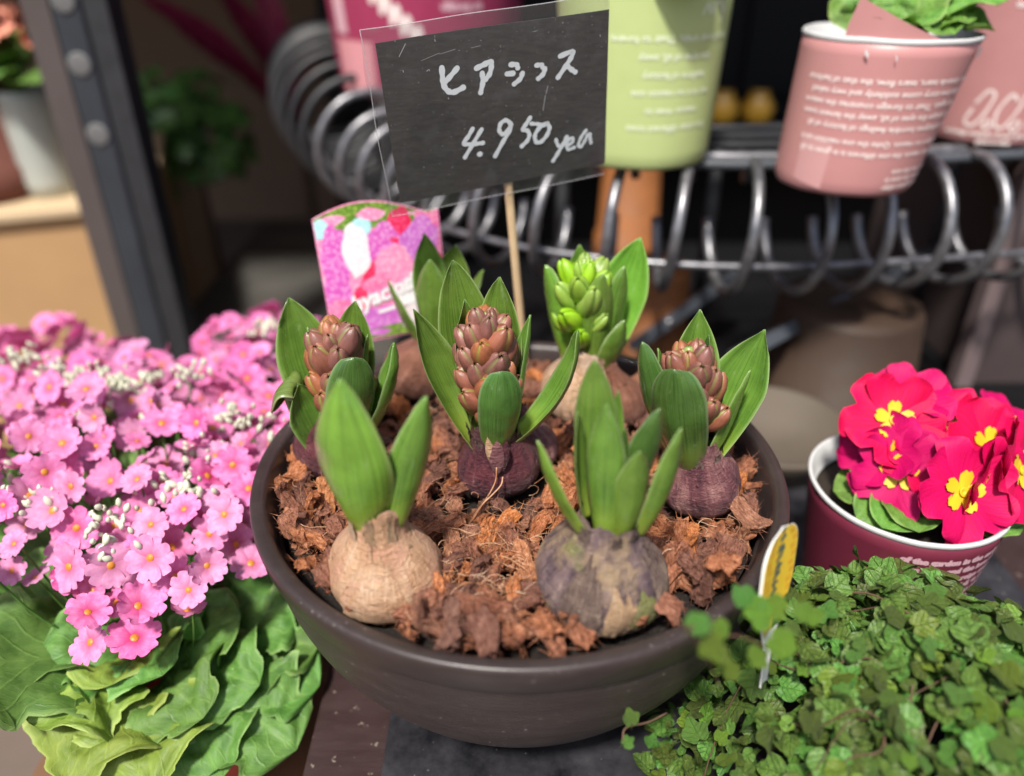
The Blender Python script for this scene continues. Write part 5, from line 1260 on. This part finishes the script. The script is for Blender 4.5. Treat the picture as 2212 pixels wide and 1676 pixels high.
# brackets that brace the shelf
for (a, c) in (((1600, 765, .70), (2030, 535, .86)), ((1380, 740, .76), (1590, 590, .86))):
    p, q = dep(*a), dep(*c); pp = empty('shelf_brace', (p.x, p.y, p.z)); d_ = q - p
    b = MB(); b.box((-.015, -.006, 0), (.015, .006, d_.length), M=frame((0, 0, 0), d_, (-_F))); b.build('bar', M['grey_iron'], pp, smooth=False, bevel=.001)
    for t in (.25, .75): b = MB(); b.lathe([(0, .006), (.003, .006), (.0042, .004), (.0042, -.001), (0, -.001)][::-1], 12); o = b.build('bolt', M['bright_wire'], pp); o.matrix_basis = frame(d_ * t - _F * .016, -_F)
    tag(pp, 'long grey metal brace slanting down from the wire shelf' if a[0] == 1600 else 'short grey metal brace beside the lime green buds', 'brace')

# ------------------------------------------------------------------ dim things behind
plain('ground_paving', (.13, .10, .082), .8, .35, 6, .5, dist=.004); plain('wall_dark', (.20, .130, .085), .8, .4, 3); plain('cabinet_black', (.005, .005, .006), .6, .4, 8, spec=.2)  # the last, near-black one has deep shade put into its colour
plain('terracotta', (.24, .085, .022), .7, .3, 30); plain('clay_brown', (.036, .018, .009), .7, .3, 30); plain('beige_clay', (.10, .08, .06), .7, .2, 20); plain('ochre_glaze', (.34, .19, .02), .4, .3, 30)
plain('box_tan', (.50, .30, .14), .75, .15, 12); plain('box_tan_pale', (.56, .42, .26), .75, .12, 12); plain('post_brown', (.075, .060, .056), .5, .15, 14); plain('post_steel', (.040, .046, .056), .38, .25, 14, metal=.3); plain('planter_brown', (.060, .043, .043), .6, .25, 10); plain('planter_edge', (.155, .115, .115), .6, .2, 10)
plain('bolt_zinc', (.12, .12, .12), .6); plain('white_glaze', (.40, .43, .40), .35, .08, 20); plain('brick_brown', (.12, .038, .026), .8, .3, 10); plain('peach_petal', (.76, .30, .20), .6, .2, 60); plain('plank_tan', (.36, .25, .15), .75, .2, 14); plain('bench_grey', (.075, .070, .062), .6, .4, 14)
b = MB(); b.grid([[Vector((-30 + 60 * i / 8, -20 + 60 * j / 8, 0)) for j in range(9)] for i in range(9)], flip=True); g = b.build('ground', M['ground_paving'], smooth=False); g.location = (0, 0, -.5); tag(g, kind='structure')
if g.data.polygons[0].normal.z < 0: g.data.flip_normals()
b = MB(); b.box((-3, 2.4, 0), (2.5, 2.5, 1.24)); w = b.build('wall', M['wall_dark'], smooth=False); w.location = (0, 0, -.5); tag(w, 'dark brown shop wall far behind the plants', 'wall', kind='structure')
b = MB(); b.box((-3, .52, 0), (2.6, 2.6, .02)); w = b.build('roof', M['wall_dark'], smooth=False); w.location = (0, 0, .76); tag(w, kind='structure')      # slab out of view, added to shade the stock behind
bs = empty('back_shelf', (.36, .5, -.5)); tag(bs, 'low black shelf board behind the bowl', 'shelf')  # board supports the pots; its black colour stands in for shade
for k in range(4): b = MB(); b.box((-.50, -.27 + .135 * k, .474), (.62, -.27 + .135 * k + .133, .499)); b.build('board', M['cabinet_black'], bs, smooth=False)
for x in (-.48, .58):
    for y in (-.25, .24): b = MB(); b.box((x, y, 0), (x + .03, y + .03, .4738)); b.build('leg', M['cabinet_black'], bs, smooth=False)
cb = empty('cabinet', (.55, .95, -.5)); tag(cb, 'black cabinet standing in the dark behind the wire shelf', 'cabinet')  # black block added where there is only deep shade
b = MB(); b.box((-.86, .03, 0), (.75, .42, 1.24)); b.build('body', M['cabinet_black'], cb, smooth=False)
b = MB(); b.box((-.84, -.10, .60), (.70, .028, .645)); b.build('ledge', M['cabinet_black'], cb, smooth=False)
for x in (-.70, -.18, .34): b = MB(); b.box((x, .015, .68), (x + .45, .029, 1.2)); b.build('door', M['cabinet_black'], cb, smooth=False)
def pot(name, label, p, r0, r1, h, mat, cat='pot', group=None):
    o = empty(name, p); tag(o, label, cat, group); b = MB(); b.lathe([(0, .001), (r1 * 1.02, .001), (r1 * 1.08, .004), (r1 * 1.08, h * .2), (r1 * 1.0, h * .2), (r0 + (r1 - r0) * .1, h * .94), (r0 * .96, h), (r0 * .35, h), (r0 * .3, h * .96), (0, h * .96)], 36); b.build('body', M[mat], o); return o
p = onz(1350, 560, 0); pot('clay_pot', 'tall upturned orange terracotta pot below the lime green paper pot', (p.x, p.y, -.001), .036, .042, .200, 'terracotta', group='clay pots behind the bowl')
p = onz(1380, 745, 0); pot('clay_pot', 'small upturned orange terracotta pot right behind the lime green buds', (p.x, p.y - .03, -.001), .040, .046, .110, 'terracotta', group='clay pots behind the bowl')
p = onz(1790, 850, 0); pot('clay_pot', 'upturned brown clay pot under the long slanting brace', (p.x, p.y, -.001), .066, .074, .105, 'clay_brown', group='clay pots behind the bowl')
p = onz(1690, 1000, 0); q = empty('beige_saucer', (p.x - .01, p.y + .012, -.001)); tag(q, 'round beige clay saucer beside the right rim of the bowl', 'saucer')
b = MB(); b.lathe([(0, .0005), (.052, .0005), (.064, .030), (.066, .036), (.062, .036), (.052, .010), (0, .009)], 40); b.build('body', M['beige_clay'], q)
for x, lab in ((1548, 'left ochre glazed jar on the dark ledge beside the rose pot'), (1622, 'right ochre glazed jar on the dark ledge beside the rose pot')):
    p = onz(x, 345, .1455); q = empty('ochre_jar', (p.x, .895, .1455)); q.location.x = ony(x, 330, .895).x; tag(q, lab, 'jar', 'ochre jars on the ledge')
    b = MB(); b.lathe([(0, .0005), (.016, .0005), (.024, .012), (.025, .030), (.017, .044), (.014, .048), (.016, .052), (0, .052)], 24); b.build('body', M['ochre_glaze'], q)
p = dep(2085, 800, .80); q = empty('planter_box', (p.x, p.y, -.001)); tag(q, 'brown box planter with a pale corner strip at the right edge', 'planter')
b = MB(); b.box((.008, .0, 0), (.40, .30, .235)); b.build('panel', M['planter_brown'], q, smooth=False, bevel=.003)
b = MB(); b.box((-.010, -.008, 0), (.0075, .012, .237)); b.build('corner_strip', M['planter_edge'], q, smooth=False, bevel=.002)

# rack post on the left
p = dep(215, 300, .86); po = empty('rack_post', (p.x, p.y, -.5)); tag(po, 'dark metal rack post with round bolts, left', 'post')
b = MB(); b.box((-.046, .001, 0), (-.0165, .040, 1.25)); b.build('flange', M['post_brown'], po, smooth=False, bevel=.001)
b = MB(); b.box((-.016, .0, 0), (.016, .030, 1.25)); b.build('upright', M['post_steel'], po, smooth=False, bevel=.004)
b = MB(); b.box((.0165, .004, 0), (.042, .040, 1.25)); b.build('flange', M['black_iron'], po, smooth=False, bevel=.001)
for (x, y) in ((135, 2), (172, 140), (214, 292)):
    z = ony(x, y, p.y - .002).z; b = MB(); b.lathe([(0, 0), (.0125, 0), (.0125, .0008), (.010, .0014), (0, .0016)], 20); o = b.build('bolt', M['bolt_zinc'], po); o.matrix_basis = Matrix.Translation((0, -.0005, z + .5)) @ Matrix.Rotation(PI / 2, 4, 'X')
# box with things on it, far left
bx = empty('packing_box', (-.50, .69, -.5)); bx.rotation_euler = (0, 0, R(20)); tag(bx, 'pale tan box on the ground at the left behind the post', 'box')
b = MB(); b.box((-.74, .01, 0), (-.005, .52, .575)); b.build('body', M['box_tan'], bx, smooth=False, bevel=.003)
for k in range(2): b = MB(); b.box((-.75, .0 + .265 * k, .5755), (.003, .0 + .265 * k + .263, .588)); b.build('flap', M['box_tan_pale'], bx, smooth=False, bevel=.002)
p = onz(118, 415, .088); va = empty('tall_vase', (p.x, p.y, .0885)); tag(va, 'slim white vase with peach flowers on the tan box', 'vase')
b = MB(); b.lathe([(0, 0), (.034, 0), (.036, .02), (.036, .125), (.038, .140), (.034, .140), (.032, .08), (0, .02)], 30); b.build('body', M['white_glaze'], va)
bo = empty('peach_bouquet', (p.x, p.y, .225)); tag(bo, 'loose peach coloured flowers with green leaves at the upper left corner', 'flowers'); rg = random.Random(8)
for k in range(26):
    d_ = Vector((rg.gauss(0, .6), rg.gauss(-.3, .5), rg.uniform(.1, 1))).normalized(); f, e = PF[k % 3]
    if k < 15: o = place(f.copy(), 'flower', bo, frame(d_ * rg.uniform(.04, .10) + Vector((-.012, -.02, .055)), d_, None, rg.uniform(.024, .034))); o.data.materials.clear(); o.data.materials.append(M['peach_petal'])
    else: broad_leaf('leaf', bo, (0, 0, -.01), d_ * .14 + Vector((-.02, 0, -.06)), .05, (0, -.4, 1), 'primula_leaf', 500 + k)
p = onz(8, 425, .088); pot('brown_pot', 'dark red brown pot at the left edge on the tan box', (p.x - .04, p.y + .03, .0885), .07, .085, .22, 'brick_brown')
be = empty('dark_bench', (-.30, .98, -.5)); tag(be, 'dark grey bench behind the primroses and the picture label', 'bench')
for k in range(5): b = MB(); b.box((-.26, -.30 + .13 * k, .325), (.30, -.30 + .13 * k + .124, .35)); b.build('plank', M['bench_grey'], be, smooth=False, bevel=.002)
for x in (-.24, .26):
    for y in (-.28, .28): b = MB(); b.box((x, y, 0), (x + .03, y + .03, .3248)); b.build('leg', M['bench_grey'], be, smooth=False)
p = dep(396, 470, 1.55); q = empty('leaning_plank', (p.x, p.y, -.5)); tag(q, 'pale tan upright plank just right of the rack post', 'plank')
b = MB(); b.box((-.042, 0, 0), (.042, .02, p.z + .5 + .11)); b.build('plank', M['plank_tan'], q, smooth=False, bevel=.002)
p = dep(405, 275, 1.50); q = empty('green_shrub', (p.x, p.y, -.5)); tag(q, 'shady green leafy shrub between post and wire coil', 'shrub'); rg = random.Random(31)
b = MB(); b.tube([(0, 0, 0), (.01, 0, .3), (0, 0, p.z + .5)], [.012, .010, .006], 8); b.build('trunk', M['fig_twig'], q)
b = MB()
for k in range(170):
    d_ = Vector((rg.gauss(0, 1), rg.gauss(0, 1), rg.gauss(0, 1))).normalized() * rg.uniform(.03, .13); b.add(FB[k % 8], frame(d_ + Vector((0, 0, p.z + .5)), d_ + Vector((0, -.06, .08)), None, rg.uniform(.025, .05)))
tag(b.build('crown', M['shade_leaf'], q), kind='stuff')
p = dep(640, 190, 1.75); q = empty('red_leaved_plant', (p.x, p.y, -.5)); tag(q, 'plant with long dark magenta leaves in the shade behind', 'plant')
b = MB(); b.tube([(0, 0, 0), (0, 0, p.z + .42)], .012, 8); b.build('stem', M['fig_twig'], q)
for i, (x, y, w) in enumerate([(300, -10, .07), (380, 60, .06), (460, -40, .06), (560, -80, .06), (760, -30, .06)]):
    t = ony(x, y, p.y - .1); broad_leaf('leaf', q, (0, 0, p.z + .40), t - q.location, w, (0, -.5, 1), 'magenta_leaf', 700 + i, droop=.12, crinkle=.02, petiole=.05)
